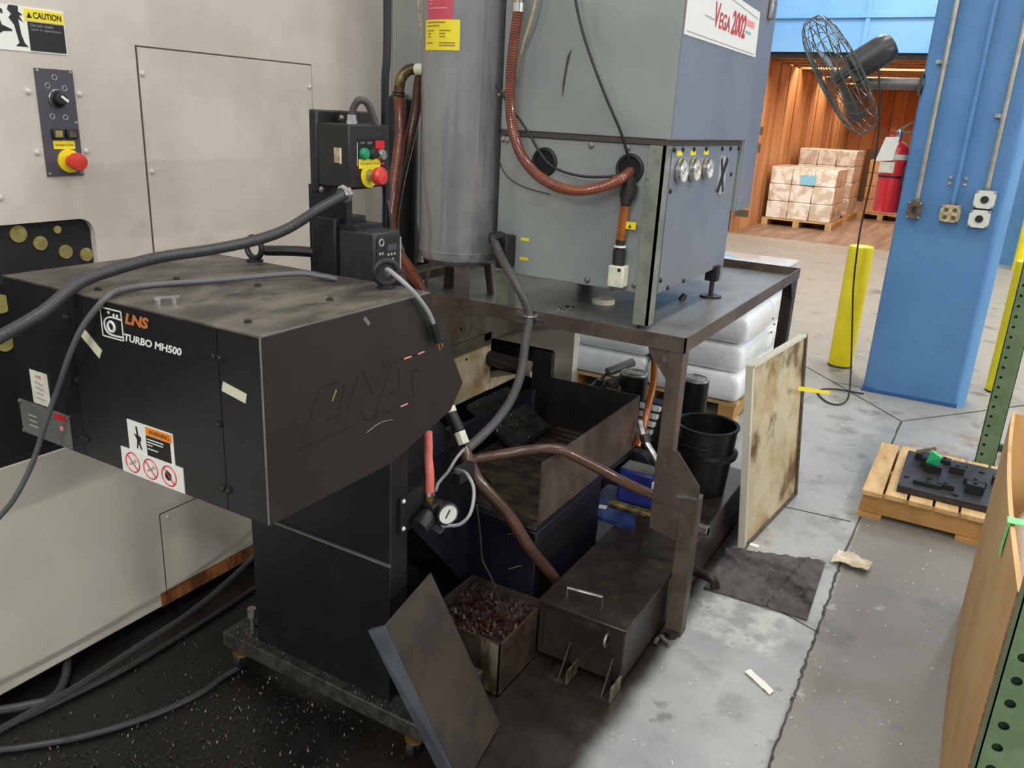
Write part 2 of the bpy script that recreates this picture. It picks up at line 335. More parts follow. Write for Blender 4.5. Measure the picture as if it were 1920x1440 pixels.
def screw(parent, loc, axis, r=.006, mat='bolt_dark', name='screw'):
    return inst(('screw', mat), lambda: MB().lathe([(1.5, 0), (1.5, .25), (1, .3), (1, .9), (.7, 1.1)], (0, 0, 0), n=8), mat, name, parent, loc, axis, r)
def text(body, mat, parent, o, right, up, w, h, name='lettering', shear=0, bold=0, ext=.0006):
    cu = bpy.data.curves.new('t', 'FONT'); cu.body = body; cu.shear = shear; cu.offset = bold; cu.resolution_u = 3
    ob = bpy.data.objects.new('t', cu); C.objects.link(ob); dg = bpy.context.evaluated_depsgraph_get(); me = bpy.data.meshes.new_from_object(ob.evaluated_get(dg))
    vs = [v.co.copy() for v in me.vertices]; fs = [tuple(p.vertices) for p in me.polygons]
    bpy.data.objects.remove(ob); bpy.data.curves.remove(cu); bpy.data.meshes.remove(me)
    x0, x1 = min(v.x for v in vs), max(v.x for v in vs); y0, y1 = min(v.y for v in vs), max(v.y for v in vs)
    R, U = V(right).normalized(), V(up).normalized(); nn = R.cross(U)*ext; o = V(o)
    mb = MB().add([o+R*((v.x-x0)/(x1-x0)*w)+U*((v.y-y0)/(y1-y0)*h)+nn for v in vs], fs)
    return mb.build(name, mat, parent)
def plate(parent, name, mat, o, right, up, w, h, t=.001, label=None):
    R, U = V(right).normalized(), V(up).normalized(); o = V(o)
    return MB().slab([o, o+R*w, o+R*w+U*h, o+U*h], t).build(name, mat, parent, label=label)
def line(parent, name, mat, o, right, up, a, b, wd, t=.0012):  # a thin printed stroke between 2d points
    R, U = V(right).normalized(), V(up).normalized(); o = V(o); n = R.cross(U)
    p0 = o+R*a[0]+U*a[1]+n*t; p1 = o+R*b[0]+U*b[1]+n*t
    return MB().bar(p0, p1, wd, .0008, n).build(name, mat, parent)
Xp, Yp, Zp = V((1, 0, 0)), V((0, 1, 0)), V((0, 0, 1))

# ================================================================== SETTING
fl = MB().add([(-7, -3, 0), (7, -3, 0), (7, 13.0, 0), (-7, 13.0, 0), (-7, -3, -.1), (7, -3, -.1), (7, 13.0, -.1), (-7, 13.0, -.1)], [(0, 1, 2, 3), (7, 6, 5, 4), (0, 4, 5, 1), (1, 5, 6, 2), (2, 6, 7, 3), (3, 7, 4, 0)]).build('floor', 'concrete_floor', base=(0, 0, 0), kind='structure', label='grey concrete shop floor, blackened by oily film and painted shade around the machine')
def joint(pts, wd, mat):
    mb = MB(); P = [V(p+(0,)) for p in pts]
    vs = []
    for i, p in enumerate(P):
        t = (P[min(i+1, len(P)-1)]-P[max(i-1, 0)]).normalized(); n = V((-t.y, t.x, 0)); w = wd*random.uniform(.7, 1.4)
        vs += [p+n*w+V((0, 0, .0008)), p-n*w+V((0, 0, .0008))]
    mb.add(vs, [(2*i, 2*i+1, 2*i+3, 2*i+2) for i in range(len(P)-1)]); return mb.build('floor_joint', mat, fl)
def wig(a, b, n, j): return [(a[0]+(b[0]-a[0])*i/n+random.uniform(-j, j), a[1]+(b[1]-a[1])*i/n) for i in range(n+1)]
joint(wig((-.205, 1.2), (-.235, 3.2), 90, .004), .0045, 'crack_dark')
joint(wig((-.235, 3.2), (-.211, 5.078), 20, .002), .004, 'joint_dark')
joint([(-.211, 5.078), (-.7, 5.649), (-1.1, 6.1)], .006, 'joint_dark')
joint([(-.211, 5.078), (.43, 5.93), (1.2, 6.9)], .006, 'joint_dark')
joint([(-.54, 3.489), (-.258, 3.516)], .004, 'joint_dark')
joint([(-.70, 5.64), (.1, 5.62)], .005, 'joint_dark')
joint([(-.35, 2.63), (-.22, 2.58)], .003, 'joint_dark')
wb = thing('wall_back', 'blue wall, coloured pale for daylight, above the loading dock opening', 'wall', (0, 12.9, 0), kind='structure')
box(-8, 7, 12.9, 13.15, 2.66, 5).build('header', 'wall_blue_lit', wb)
box(-.9, 7, 12.9, 13.15, 0, 2.66).build('right_wall', 'column_blue', wb)
box(-8, -3.62, 12.9, 13.15, 0, 2.66).build('left_wall', 'wall_blue_lit', wb)
box(-8, 7, 12.86, 12.9, 3.1, 3.16).build('seam_rail', 'wall_blue_lit', wb); box(-2.0, -1.94, 12.87, 12.9, 2.66, 5).build('seam_rail', 'wall_blue_lit', wb)
MB().box(-3.62, -.9, 12.93, 13.12, 2.59, 2.66).build('dock_seal', 'seal_black', wb, label='black rubber dock seal')
# trailer parked at the dock
tr = thing('trailer', 'wood-lined cargo trailer backed up to the loading dock', 'trailer', (-2.25, 13.2, 0))
box(-3.60, -.90, 13.005, 23.2, -.1, .0).build('trailer_floor', 'trailer_floor', tr)
box(-3.6, -.9, 13.3, 23.2, 2.86, 2.95).build('roof_skin', 'wood_bow', tr)
for i in range(28):
    y = 13.2+i*.345; d = .014 if i % 2 else 0
    box(-3.58-d*.3, -3.52+d, y, y+.335, 0, 2.66).build('plank', 'wood_trailer' if i % 3 else 'wood_trailer_b', tr)
    if i % 2 == 0: box(-.98, -.92, y, y+.675, 0, 2.66).build('plank', 'wood_trailer_b', tr)
for i in range(16):
    y = 13.4+i*.60; box(-3.52, -.98, y, y+.16, 2.66, 2.80).build('roof_bow', 'wood_bow', tr)
for i in range(8): box(-3.5+i*.31, -3.19+i*.31-.01, 22.84, 22.9, 0, 2.66).build('plank', 'wood_trailer' if i % 2 else 'wood_trailer_b', tr)
box(-3.62, -.88, 22.95, 23.0, 0, 2.9).build('end_skin', 'wood_trailer_b', tr); box(-3.64, -3.60, 13.2, 23.0, 0, 2.9).build('side_skin', 'wood_trailer_b', tr); box(-.91, -.88, 13.2, 23.0, 0, 2.9).build('side_skin', 'wood_trailer_b', tr)
box(-3.50, -3.30, 13.16, 13.2, .25, .36).build('rating_plate', 'box_brown', tr) ; box(-3.515, -3.51, 14.0, 14.35, 1.50, 1.62).build('stencil', 'box_brown', tr); box(-3.515, -3.51, 14.05, 14.25, 1.22, 1.36).build('stencil', 'box_brown', tr)
# ================================================================== FAR OBJECTS
def pallet_load(name, label, x0, x1, y0, y1, rows, layers, h, mat, grp, blue=False):
    t = thing(name, label, 'pallet load', ((x0+x1)/2, (y0+y1)/2, 0), grp)
    for i in range(3):
        xx = x0+(x1-x0-.1)*i/2; box(xx, xx+.1, y0, y1, 0, .10).build('pallet_runner', 'wood_pallet', t)
    for i in range(5):
        yy = y0+(y1-y0-.1)*i/4; box(x0, x1, yy, yy+.1, .10, .125).build('deck_board', 'wood_pallet', t)
    w = (x1-x0-.08)/rows; d = (y1-y0-.08)/2
    for L in range(layers):
        for i in range(rows):
            for k in range(2):
                j = random.uniform(-.012, .012); a = x0+.04+i*w; b = y0+.04+k*d+j; zz = .125+L*h
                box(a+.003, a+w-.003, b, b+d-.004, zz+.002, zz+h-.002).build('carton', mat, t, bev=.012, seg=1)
    if blue: box(x0+.55, x0+.80, y0+.02, y0+.026, .72, .88).build('paper_label', 'blue_label', t)
    return t
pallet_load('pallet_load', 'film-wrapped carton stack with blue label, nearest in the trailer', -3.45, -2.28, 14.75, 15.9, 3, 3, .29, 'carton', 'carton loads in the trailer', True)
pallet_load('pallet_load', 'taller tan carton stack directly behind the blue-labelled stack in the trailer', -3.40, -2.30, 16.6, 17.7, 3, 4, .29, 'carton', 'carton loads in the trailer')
pallet_load('pallet_load', 'orange-tinted carton stack right of the tall stack in the trailer', -2.26, -1.45, 17.6, 18.7, 2, 4, .25, 'carton_warm', 'carton loads in the trailer')
pallet_load('pallet_load', 'low carton stack deep in the trailer behind the red extinguisher', -2.0, -1.1, 20.2, 21.3, 2, 3, .3, 'carton_warm', 'carton loads in the trailer')
box(-2.9, -1.3, 22.2, 22.7, 0, 1.25).build('crate', 'box_brown', label='dark brown crate at the far end of the trailer', cat='crate', bev=.02)
MB().lathe([(.10, 0), (.10, 1.0), (.08, 1.04), (0, 1.05)], (-3.85, 12.6, 0)).build('bollard', 'bollard_yellow', label='yellow guard post beside the trailer, mostly behind the grey cabinet', cat='bollard')
box(-3.66, -3.50, 12.55, 12.85, 0, .5).build('dock_bumper', 'off_white', label='pale dock bumper block next to the trailer wall', cat='bumper', bev=.02)

# blue building column with its wrap
col = thing('column', 'blue painted steel building column carrying electrical boxes', 'column', (-.22, 5.7, 0))
MB().prism([(-.50, 5.92), (-.50, 5.62), (-.488, 5.60), (-.41, 5.572), (.035, 5.572), (.05, 5.585), (.05, 5.92)], 'z', .0, 3.6).build('column_wrap', 'column_blue', col, bev=.006)
MB().box(.045, .10, 5.60, 5.63, 0, 3.6).build('edge_strip', 'wall_blue_lit', col)
MB().box(-.505, .055, 5.566, 5.925, 0, .022).build('base_edge', 'blue_dark', col)
for x, zz in ((-.245, 1.375), (-.165, 1.375), (-.245, 1.34), (-.165, 1.34)): screw(col, (x, 5.57, zz), (0, -1, 0), .008, 'zinc')
def conduit(x, z0, mat, label, zs=()):
    t = thing('conduit', label, 'conduit', (x, 5.555, z0), 'conduits on the blue column')
    MB().cyl((x, 5.553, z0), (x, 5.553, 3.5), .0135, n=12).build('pipe', mat, t)
    MB().cyl((x, 5.553, z0-.012), (x, 5.553, z0+.012), .021, n=12).build('connector', 'zinc', t)
    for zz in zs: MB().box(x-.045, x+.016, 5.552, 5.571, zz, zz+.02).build('strap', 'zinc', t)
conduit(-.398, 1.235, 'conduit', 'grey conduit running down to the brown outlet box', (2.0,))
conduit(-.205, 1.225, 'column_blue', 'blue-painted conduit running down to the tan junction box')
conduit(-.046, 1.325, 'conduit', 'grey conduit running down to the double outlet boxes', (1.72,))
def elbox(x, z0, w, h, m, label, outlet=False, name='electrical_box'):
    t = thing(name, label, 'electrical box', (x, 5.55, z0), 'electrical boxes on the blue column')
    box(x-w/2, x+w/2, 5.52, 5.571, z0, z0+h).build('box_body', 'zinc' if m != 'box_brown' else m, t, bev=.006)
    a, c = w/2, h/2; k = .022
    MB().prism([(x-a+k, z0), (x+a-k, z0), (x+a, z0+k), (x+a, z0+h-k), (x+a-k, z0+h), (x-a+k, z0+h), (x-a, z0+h-k), (x-a, z0+k)], 'y', 5.512, 5.52).build('cover_plate', m, t)
    if outlet: MB().cyl((x, 5.506, z0+c), (x, 5.513, z0+c), .021).build('round_outlet', 'rubber_black', t)
    for sx in (-1, 1):
        for sz in (-1, 1): screw(t, (x+sx*(a-.008), 5.513, z0+c+sz*(c-.008)), (0, -1, 0), .005, 'zinc')
    if m == 'box_tan':
        for sx in (-1, 1):
            for sz in (-1, 1): MB().cyl((x+sx*.022, 5.509, z0+c+sz*.022), (x+sx*.022, 5.513, z0+c+sz*.022), .012, n=10).build('knockout', 'box_brown', t)
    if m == 'box_brown': MB().box(x-.012, x+.012, 5.50, 5.513, z0+.04, z0+.075).build('toggle', 'rubber_black', t)
elbox(-.402, 1.128, .078, .10, 'box_brown', 'brown weathered outlet box, leftmost on the blue column')
elbox(-.207, 1.128, .108, .098, 'box_tan', 'tan corroded junction box in the middle of the blue column')
elbox(-.046, 1.222, .108, .10, 'box_cover', 'upper silver box with round black outlet on the blue column', True)
elbox(-.052, 1.112, .108, .10, 'box_cover', 'lower silver box with round black outlet on the blue column', True)
# fire extinguisher hung on the hidden side of the column
fe = thing('fire_extinguisher', 'red fire extinguisher with white tag hung beside the blue column', 'fire extinguisher', (-.585, 5.76, 1.13))
cx, cy = -.585, 5.76
MB().lathe([(.06, 1.13), (.075, 1.135), (.078, 1.15), (.078, 1.49), (.07, 1.525), (.045, 1.555), (.022, 1.565), (.022, 1.58)], (cx, cy, 0), n=28).build('cylinder', 'ext_red', fe)
MB().lathe([(.0795, 1.345), (.0795, 1.358)], (cx, cy, 0), n=28).build('strap', 'rubber_black', fe)
MB().lathe([(.0795, 1.455), (.0795, 1.487)], (cx, cy, 0), n=28).build('label_band', 'off_white', fe)
MB().lathe([(.02, 1.575), (.024, 1.6), (.024, 1.62), (.012, 1.635)], (cx, cy, 0), n=14).build('valve', 'chrome', fe)
MB().bar((cx-.01, cy, 1.63), (cx+.07, cy-.02, 1.685), .016, .008).build('lever', 'zinc', fe)
MB().bar((cx-.01, cy, 1.615), (cx+.075, cy-.02, 1.625), .016, .008).build('carry_handle', 'zinc', fe)
MB().torus((cx-.035, cy-.03, 1.61), (0, 1, 0), .018, .004).build('pin_ring', 'red_dark', fe)
MB().slab([(cx-.10, cy-.088, 1.44), (cx+.0, cy-.095, 1.45), (cx+.015, cy-.085, 1.59), (cx-.065, cy-.075, 1.585)], .002).build('inspection_tag', 'white', fe)
MB().slab([(cx-.07, cy-.088, 1.375), (cx+.015, cy-.088, 1.375), (cx+.015, cy-.088, 1.44), (cx-.07, cy-.088, 1.44)], .004).build('instruction_label', 'off_white', fe)
MB().box(-.52, -.499, 5.70, 5.80, 1.3, 1.42).build('wall_bracket', 'bolt_dark', fe)
# wall fan
fn = thing('wall_fan', 'black caged industrial fan on a pipe arm from the blue column', 'fan', (-.5, 5.62, 1.89))
fc = V((-.95, 5.5, 1.918)); fa = V((.785, .245, .568)).normalized(); fu, fv, _ = frame(fa)
RF = .372
cg = MB()
for h, R in ((-.075, .31), (-.04, RF), (.0, RF), (.04, RF), (.075, .32), (-.09, .17), (.09, .19)): cg.torus(fc+fa*h, fa, R, .0035, 40, 6)
cg.build('cage_ring', 'fan_wire', fn)
cw = MB()
for k in range(28):
    t = k*2*math.pi/28; d = fu*math.cos(t)+fv*math.sin(t)
    cw.tube([fc+fa*-.10+d*.05, fc+fa*-.09+d*.17, fc+fa*-.075+d*.31, fc+fa*-.04+d*RF, fc+fa*.04+d*RF, fc+fa*.075+d*.32, fc+fa*.09+d*.19], .0022, 5, 2)
cw.build('cage_wire', 'fan_wire', fn)
MB().cyl(fc-fa*.104, fc-fa*.096, .055, n=20).build('badge_disc', 'fan_black', fn)
MB().cyl(fc-fa*.04, fc+fa*.05, .035).build('hub', 'fan_black', fn)
for k in range(3):
    t = k*2*math.pi/3+.5; d = fu*math.cos(t)+fv*math.sin(t); e = fa.cross(d)
    MB().add([fc+d*.03-e*.03+fa*.0, fc+d*.29-e*.03+fa*.03, fc+d*.30+e*.11-fa*.03, fc+d*.06+e*.05-fa*.02,
              fc+d*.03-e*.03+fa*.004, fc+d*.29-e*.03+fa*.034, fc+d*.30+e*.11-fa*.026, fc+d*.06+e*.05-fa*.016], [(0, 1, 2, 3), (7, 6, 5, 4), (0, 4, 5, 1), (1, 5, 6, 2), (2, 6, 7, 3), (3, 7, 4, 0)]).build('blade', 'fan_black', fn)
MB().lathe([(.06, .07), (.084, .08), (.090, .25), (.084, .30), (.06, .33), (0, .345)], fc, fa, 24).build('motor_housing', 'fan_black', fn)
MB().cyl((-.86, 5.62, 1.888), (-.49, 5.62, 1.892), .034, n=18).build('arm_pipe', 'fan_pipe', fn)
MB().tube([fc+fa*.12, fc+fa*.12+V((0.02, .05, -.05)), (-.84, 5.62, 1.89)], .03, 10, 3).build('swivel', 'fan_black', fn)
MB().box(-.515, -.498, 5.585, 5.655, 1.83, 1.95).build('mount_plate', 'fan_black', fn)
MB().tube([(-.735, 5.46, 1.985), (-.687, 5.45, 1.753), (-.665, 5.45, 1.574), (-.661, 5.46, 1.359), (-.673, 5.47, 1.071), (-.669, 5.48, .873), (-.656, 5.5, .669), (-.627, 5.5, .466), (-.58, 5.45, .19), (-.548, 5.34, .012), (-.568, 5.144, .008), (-.647, 5.144, .008), (-.735, 5.321, .008), (-.667, 5.444, .008), (-.475, 5.474, .008)], .0055, 8, 5).build('extension_cord', 'rubber_black', label='thin black cord hanging from the fan and looped on the floor', cat='cord')
def bollard(x, y, r, h, label, g='yellow bollards'):
    t = thing('bollard', label, 'bollard', (x, y, 0), g)
    MB().lathe([(r, 0), (r, h-.02), (r*.96, h-.006), (r*.8, h), (0, h+.004)], (x, y, 0), n=32).build('post', 'bollard_yellow', t)
    MB().lathe([(r*1.02, 0), (r*1.02, .012), (r, .014)], (x, y, 0), n=32).build('base_ring', 'joint_dark', t)
bollard(-.722, 6.10, .083, .865, 'yellow bollard with a cord hanging before it, left of the blue column')
bollard(.275, 6.15, .075, .88, 'yellow bollard partly behind the far green rack post')
MB().lathe([(.14, 0), (.14, 2.2), (0, 2.22)], (.52, 12.5, 0)).build('guard_post', 'bollard_yellow', label='tall yellow post against the far blue wall at the right edge', cat='guard post')

# ---------------- rack uprights and gaylord carton at the right
def upright(x, y, w, d, h, label, hx, r, pitch, brace):
    t = thing('rack_upright', label, 'rack post', (x+w/2, y+d/2, 0), 'green rack posts')
    MB().punched(x, x+w, 0.0, h, y, y+.003, x+hx, r, pitch).build('punched_face', 'rack_green', t)
    MB().box(x, x+.003, y, y+d, 0, h).build('side_flange', 'rack_green', t); MB().box(x+w-.003, x+w, y, y+d, 0, h).build('side_flange', 'rack_green_shaded', t)
    MB().box(x-.01, x+w+.01, y-.01, y+d+.01, 0, .006).build('foot_plate', 'rack_green_shaded', t)
    MB().box(x+.003, x+w-.003, y+.022, y+.025, 0, h).build('hole_backing', 'rack_green_shaded', t)  # dark sheet added behind the face so the holes look black
    for z0 in brace: MB().box(x+w, x+w+.9, y+.02, y+.055, z0, z0+.035).build('brace', 'rack_green_shaded', t)
upright(.182, 4.56, .088, .07, 1.9, 'far green perforated rack post behind the pallet', .022, .0075, .0508, (.10, 1.0))
upright(.190, 1.60, .085, .075, 2.0, 'near green perforated rack post in the bottom right corner', .026, .010, .0508, (.25,))
gb = thing('carton', 'large open tan cardboard bulk box at the right edge', 'box', (.55, 2.35, 0))
def bow(y): return .19-.016*math.sin((y-1.70)/1.32*math.pi)
def cardwall(name, f, n=16, th=.010):
    vs = []; fs = []
    for i in range(n+1):
        (x, y, tz), (nx, ny) = f(i/n); 
        for zz in (0.0+random.uniform(0, .006), .25, .5, tz):
            vs += [(x, y, zz), (x+nx*th, y+ny*th, zz)]
    for i in range(n):
        for j in range(3):
            a = i*8+j*2; b = a+8; fs += [(a, b, b+2, a+2), (a+1, a+3, b+3, b+1)]
        a = i*8; b = a+8; fs += [(a, a+1, b+1, b), (a+6, b+6, b+7, a+7)]
    fs += [(0, 2, 3, 1), (2, 4, 5, 3), (4, 6, 7, 5)]; e = n*8; fs += [(e, e+1, e+3, e+2), (e+2, e+3, e+5, e+4), (e+4, e+5, e+7, e+6)]
    return MB().add(vs, fs).build(name, 'cardboard', gb)
cardwall('aisle_panel', lambda t: ((bow(1.70+1.32*t), 1.70+1.32*t, .775-.02*t), (1, 0)))
cardwall('far_panel', lambda t: ((.19+.75*t, 3.02, .755), (0, -1)))
cardwall('near_panel', lambda t: ((.196+.75*t, 1.70, .775), (0, 1)))
cardwall('rear_panel', lambda t: ((.945, 1.70+1.32*t, .77), (-1, 0)))
box(.20, .94, 1.71, 3.01, .004, .014).build('box_floor', 'cardboard', gb)
MB().box(.189, .1965, 1.694, 1.70, 0, .775).build('raw_edge', 'cardboard_edge', gb)
MB().puff(.23, .92, 2.0, 2.95, .016, .62, .4, jit=.02).build('plastic_bag', 'film_bag', label='white plastic liner bag inside the tan bulk box', cat='bag')
MB().slab([(.172, 2.02, .69), (.172, 2.05, .70), (.176, 2.055, .778), (.176, 2.02, .778)], .002).slab([(.172, 2.02, .779), (.172, 2.055, .779), (.235, 2.06, .779), (.235, 2.025, .779)], .002).build('strap', 'green_tape', label='bright green strap hooked over the tan bulk box rim', cat='strap')

# ---------------- wooden pallet with fixture plate
pl = thing('wooden_pallet', 'wooden pallet carrying a dark fixture plate by the far rack post', 'pallet', (.13, 3.98, 0))
for yy in (3.62, 3.92, 4.22): MB().box(-.24, .62, yy, yy+.04, .018, .105).build('stringer', 'wood_pallet_dark', pl, bev=.003)
for xx in (-.25, .14, .52): MB().box(xx, xx+.1, 3.60, 4.28, 0, .018).build('bottom_board', 'wood_pallet_dark', pl)
xx = -.245
for w in (.082, .085, .09, .088, .09, .09, .09, .09): MB().box(xx, xx+w, 3.60+random.uniform(-.008, .004), 4.27+random.uniform(-.01, .01), .105, .128).build('deck_board', 'wood_pallet', pl, bev=.003); xx += w+.01
fp = thing('fixture_plate', 'dark steel fixture plate with clamp blocks on the pallet', 'fixture plate', (.1, 3.9, .128))
MB().box(-.115, .42, 3.66, 4.14, .128, .160).build('base_plate', 'fixture', fp, bev=.003)
for i, (x, y, w, d, h) in enumerate(((-.06, 3.72, .11, .03, .018), (.03, 3.74, .07, .03, .022), (-.03, 3.90, .07, .06, .035), (.07, 3.96, .06, .05, .03), (.13, 3.86, .09, .03, .025), (.14, 3.76, .07, .05, .04), (.25, 3.74, .06, .06, .04), (.24, 3.95, .06, .05, .03), (-.08, 4.04, .06, .05, .03), (.02, 4.05, .05, .04, .022))):
    b = MB().box(x, x+w, y, y+d, .160, .160+h).build('clamp_block', 'fixture_block', fp, bev=.002)
    screw(b, (x+w/2, y+d/2, .16+h), (0, 0, 1), .007, 'bolt_dark')
for x, y in ((-.09, 3.78), (.0, 3.82), (.11, 3.70), (.2, 4.05), (.32, 3.85), (.13, 4.08)): MB().cyl((x, y, .16), (x, y, .166), .012, n=10).build('locating_pin', 'fixture_block', fp)
tc_ = thing('toggle_clamp', 'green handled toggle clamp standing on the fixture plate', 'clamp', (-.02, 3.98, .16))
MB().box(-.05, .01, 3.96, 4.02, .160, .20).build('clamp_body', 'fixture_block', tc_)
MB().slab([(-.028, 3.93, .20), (.022, 3.92, .196), (.03, 3.90, .245), (-.014, 3.92, .262)], .012).build('handle', 'green_bright', tc_)
MB().bar((-.07, 4.02, .205), (.0, 3.99, .25), .014, .014).build('arm', 'zinc', tc_)

# ---------------- leaning panel, mat, litter
q = [V((-.593, 2.985, .0)), V((-.527, 3.66, .0)), V((-.609, 3.72, .742)), V((-.665, 2.985, .755))]
sp_ = thing('access_panel', 'grimy cream sheet-metal panel leaning upright at the table end', 'panel', (-.56, 3.32, 0))
nn = (q[1]-q[0]).cross(q[3]-q[0]).normalized(); nn = nn if nn.x > 0 else -nn
ex = (q[1]-q[0]).normalized(); ez = (q[3]-q[0]).normalized(); Lx = (q[1]-q[0]).length; Lz = (q[3]-q[0]).length
MB().slab([q[0]+ex*.02+ez*.012, q[0]+ex*(Lx-.02)+ez*.012, q[0]+ex*(Lx-.02)+ez*(Lz-.012), q[0]+ex*.02+ez*(Lz-.012)], .004).build('face_sheet', 'sheet_cream', sp_)
def rim(a, b, w, m):
    MB().bar(a, b, w, .028, nn).build('rim_fold', m, sp_)
rim(q[0]+ex*.01, q[0]+ex*.01+ez*Lz, .02, 'sheet_edge'); rim(q[0]+ex*(Lx-.01), q[0]+ex*(Lx-.01)+ez*Lz, .02, 'sheet_dark')
rim(q[0]+ez*(Lz-.006), q[0]+ex*Lx+ez*(Lz-.006), .012, 'sheet_edge'); rim(q[0]+ez*.006, q[0]+ex*Lx+ez*.006, .012, 'sheet_dark')
MB().slab([(-.553, 3.45, .575), (-.46, 3.72, .50), (-.46, 3.72, .485), (-.553, 3.45, .555)], .002).build('tape_strip', 'yellow', sp_)
MB().box(-.565, -.53, 2.99, 3.01, .002, .03).build('paper_tag', 'paper', sp_)
def sheetgrid(c, n, m, zf, name, mat, label, cat):
    c = [V(p) for p in c]; vs = []
    for i in range(n+1):
        for j in range(m+1):
            u, v = i/n, j/m; p = (c[0]*(1-u)+c[1]*u)*(1-v)+(c[3]*(1-u)+c[2]*u)*v; vs.append((p.x, p.y, zf(u, v)))
    k = len(vs); vs += [(a, b, max(.0005, cc-.003)) for a, b, cc in vs]; fs = []
    for i in range(n):
        for j in range(m):
            a = i*(m+1)+j; f = (a, a+m+1, a+m+2, a+1); fs += [f, tuple(x+k for x in reversed(f))]
    ring = [i*(m+1) for i in range(n)]+[n*(m+1)+j for j in range(m)]+[i*(m+1)+m for i in range(n, 0, -1)]+[j for j in range(m, 0, -1)]
    fs += [(ring[i], ring[(i+1) % len(ring)], ring[(i+1) % len(ring)]+k, ring[i]+k) for i in range(len(ring))]
    return MB().add(vs, fs).build(name, mat, label=label, cat=cat)
def wr(u, v):
    d = abs((v-.25-.55*(1-u)) + .1*math.sin(u*7)); e = abs(v-.85+.25*u)
    g = abs(v-.15-.3*u+.06*math.sin(u*9)); h = abs(u-.62-.2*v)
    return .006+.024*math.exp(-(d/.035)**2)+.016*math.exp(-(e/.03)**2)+.012*math.exp(-(g/.02)**2)+.012*math.exp(-(h/.02)**2)+.003*math.sin(u*40+v*9)*math.sin(v*33)+random.uniform(0, .003)
sheetgrid([(-.629, 2.616, 0), (-.266, 2.625, 0), (-.286, 3.082, 0), (-.632, 2.968, 0)], 40, 40, wr, 'absorbent_mat', 'mat_grey', 'dark grey wrinkled absorbent mat on the floor by the cream panel', 'mat')
sheetgrid([(-.27, 3.085, 0), (-.135, 3.07, 0), (-.125, 3.15, 0), (-.25, 3.19, 0)], 16, 10, lambda u, v: .006+.010*abs(math.sin(u*5+v*3))+.012*abs(math.sin(v*6-u*2.5))+random.uniform(0, .003), 'rag', 'rag', 'crumpled beige rag lying on the floor beside the dark mat', 'rag')
sheetgrid([(-.375, 2.225, 0), (-.282, 2.16, 0), (-.275, 2.185, 0), (-.36, 2.245, 0)], 10, 3, lambda u, v: .004+random.uniform(0, .005), 'paper_scrap', 'paper', 'small torn white scrap on the floor in front of the dark mat', 'scrap')

# ================================================================== MACHINE TOOL
mc = thing('machine_tool', 'large off-white machine tool enclosure filling the left wall', 'machine', (-2.4, 1.0, 0))
arc = [(1.297+.04*math.cos(a), 1.247+.04*math.sin(a)) for a in [math.pi/2*(1-i/6) for i in range(7)]]
MB().prism([(-1.5, 1.287)]+arc+[(1.337, .68), (2.6, .68), (2.6, 3.3), (-1.5, 3.3)], 'x', -2.2, -2.05).build('upper_panel', 'paint_white', mc)
MB().box(-2.2, -2.05, -1.5, 2.3, .042, .68).build('base_panel', 'paint_white_low', mc, bev=.004)
MB().box(-2.5, -2.12, -1.5, 2.6, 0, .06).build('plinth', 'void_black', mc)
MB().box(-2.12, -2.07, -1.5, 1.336, .683, 1.286).build('window_back', 'machine_dark', mc)
MB().box(-2.12, -2.052, -1.5, 1.33, .681, .69).build('window_sill', 'machine_dark', mc)
for y, zz, r in ((1.146, 1.260, .021), (1.198, 1.232, .018), (1.246, 1.262, .010), (1.262, 1.203, .018), (1.318, 1.189, .018), (1.080, 1.094, .024), (1.076, .995, .022), (1.05, 1.20, .02), (1.02, 1.05, .02)):
    MB().cyl((-2.07, y, zz), (-2.066, y, zz), r, n=16).build('window_port', 'pale_yellow', mc)
box(-2.051, -2.0490, 1.508, 2.170, .80, 1.727).build('door_gap', 'joint_dark', mc)
dr = box(-2.051, -2.046, 1.5125, 2.1655, .80, 1.7225).build('access_door', 'paint_white', mc)
for y, zz in ((1.520, 1.656), (2.155, 1.655), (1.525, 1.40), (1.206, 1.596), (1.336, 1.596), (1.209, 1.455), (1.337, 1.457), (1.105, 1.352), (1.475, .345)): screw(mc, (-2.046 if y > 1.5 else -2.05, y, zz), (1, 0, 0), .0055, 'screw_pale')
MB().box(-2.051, -2.0492, 1.446, 2.3, .09, .366).build('panel_gap', 'joint_dark', mc)
MB().box(-2.051, -2.047, 1.450, 2.3, .094, .362).build('base_access_panel', 'paint_white_low', mc)
MB().box(-2.0505, -2.0475, 1.425, 2.3, .043, .092).build('rust_strip', 'rust', mc)
MB().box(-2.5, -2.045, 2.604, 5.2, 1.02, 3.3).build('rear_cabinet', 'cabinet_far', mc)
MB().slab([(-1.995, 2.6, 1.225), (-1.93, 2.6, 1.235), (-1.895, 2.6, 1.03), (-1.96, 2.6, 1.03)], .01).build('guard_strip', 'off_white', mc)
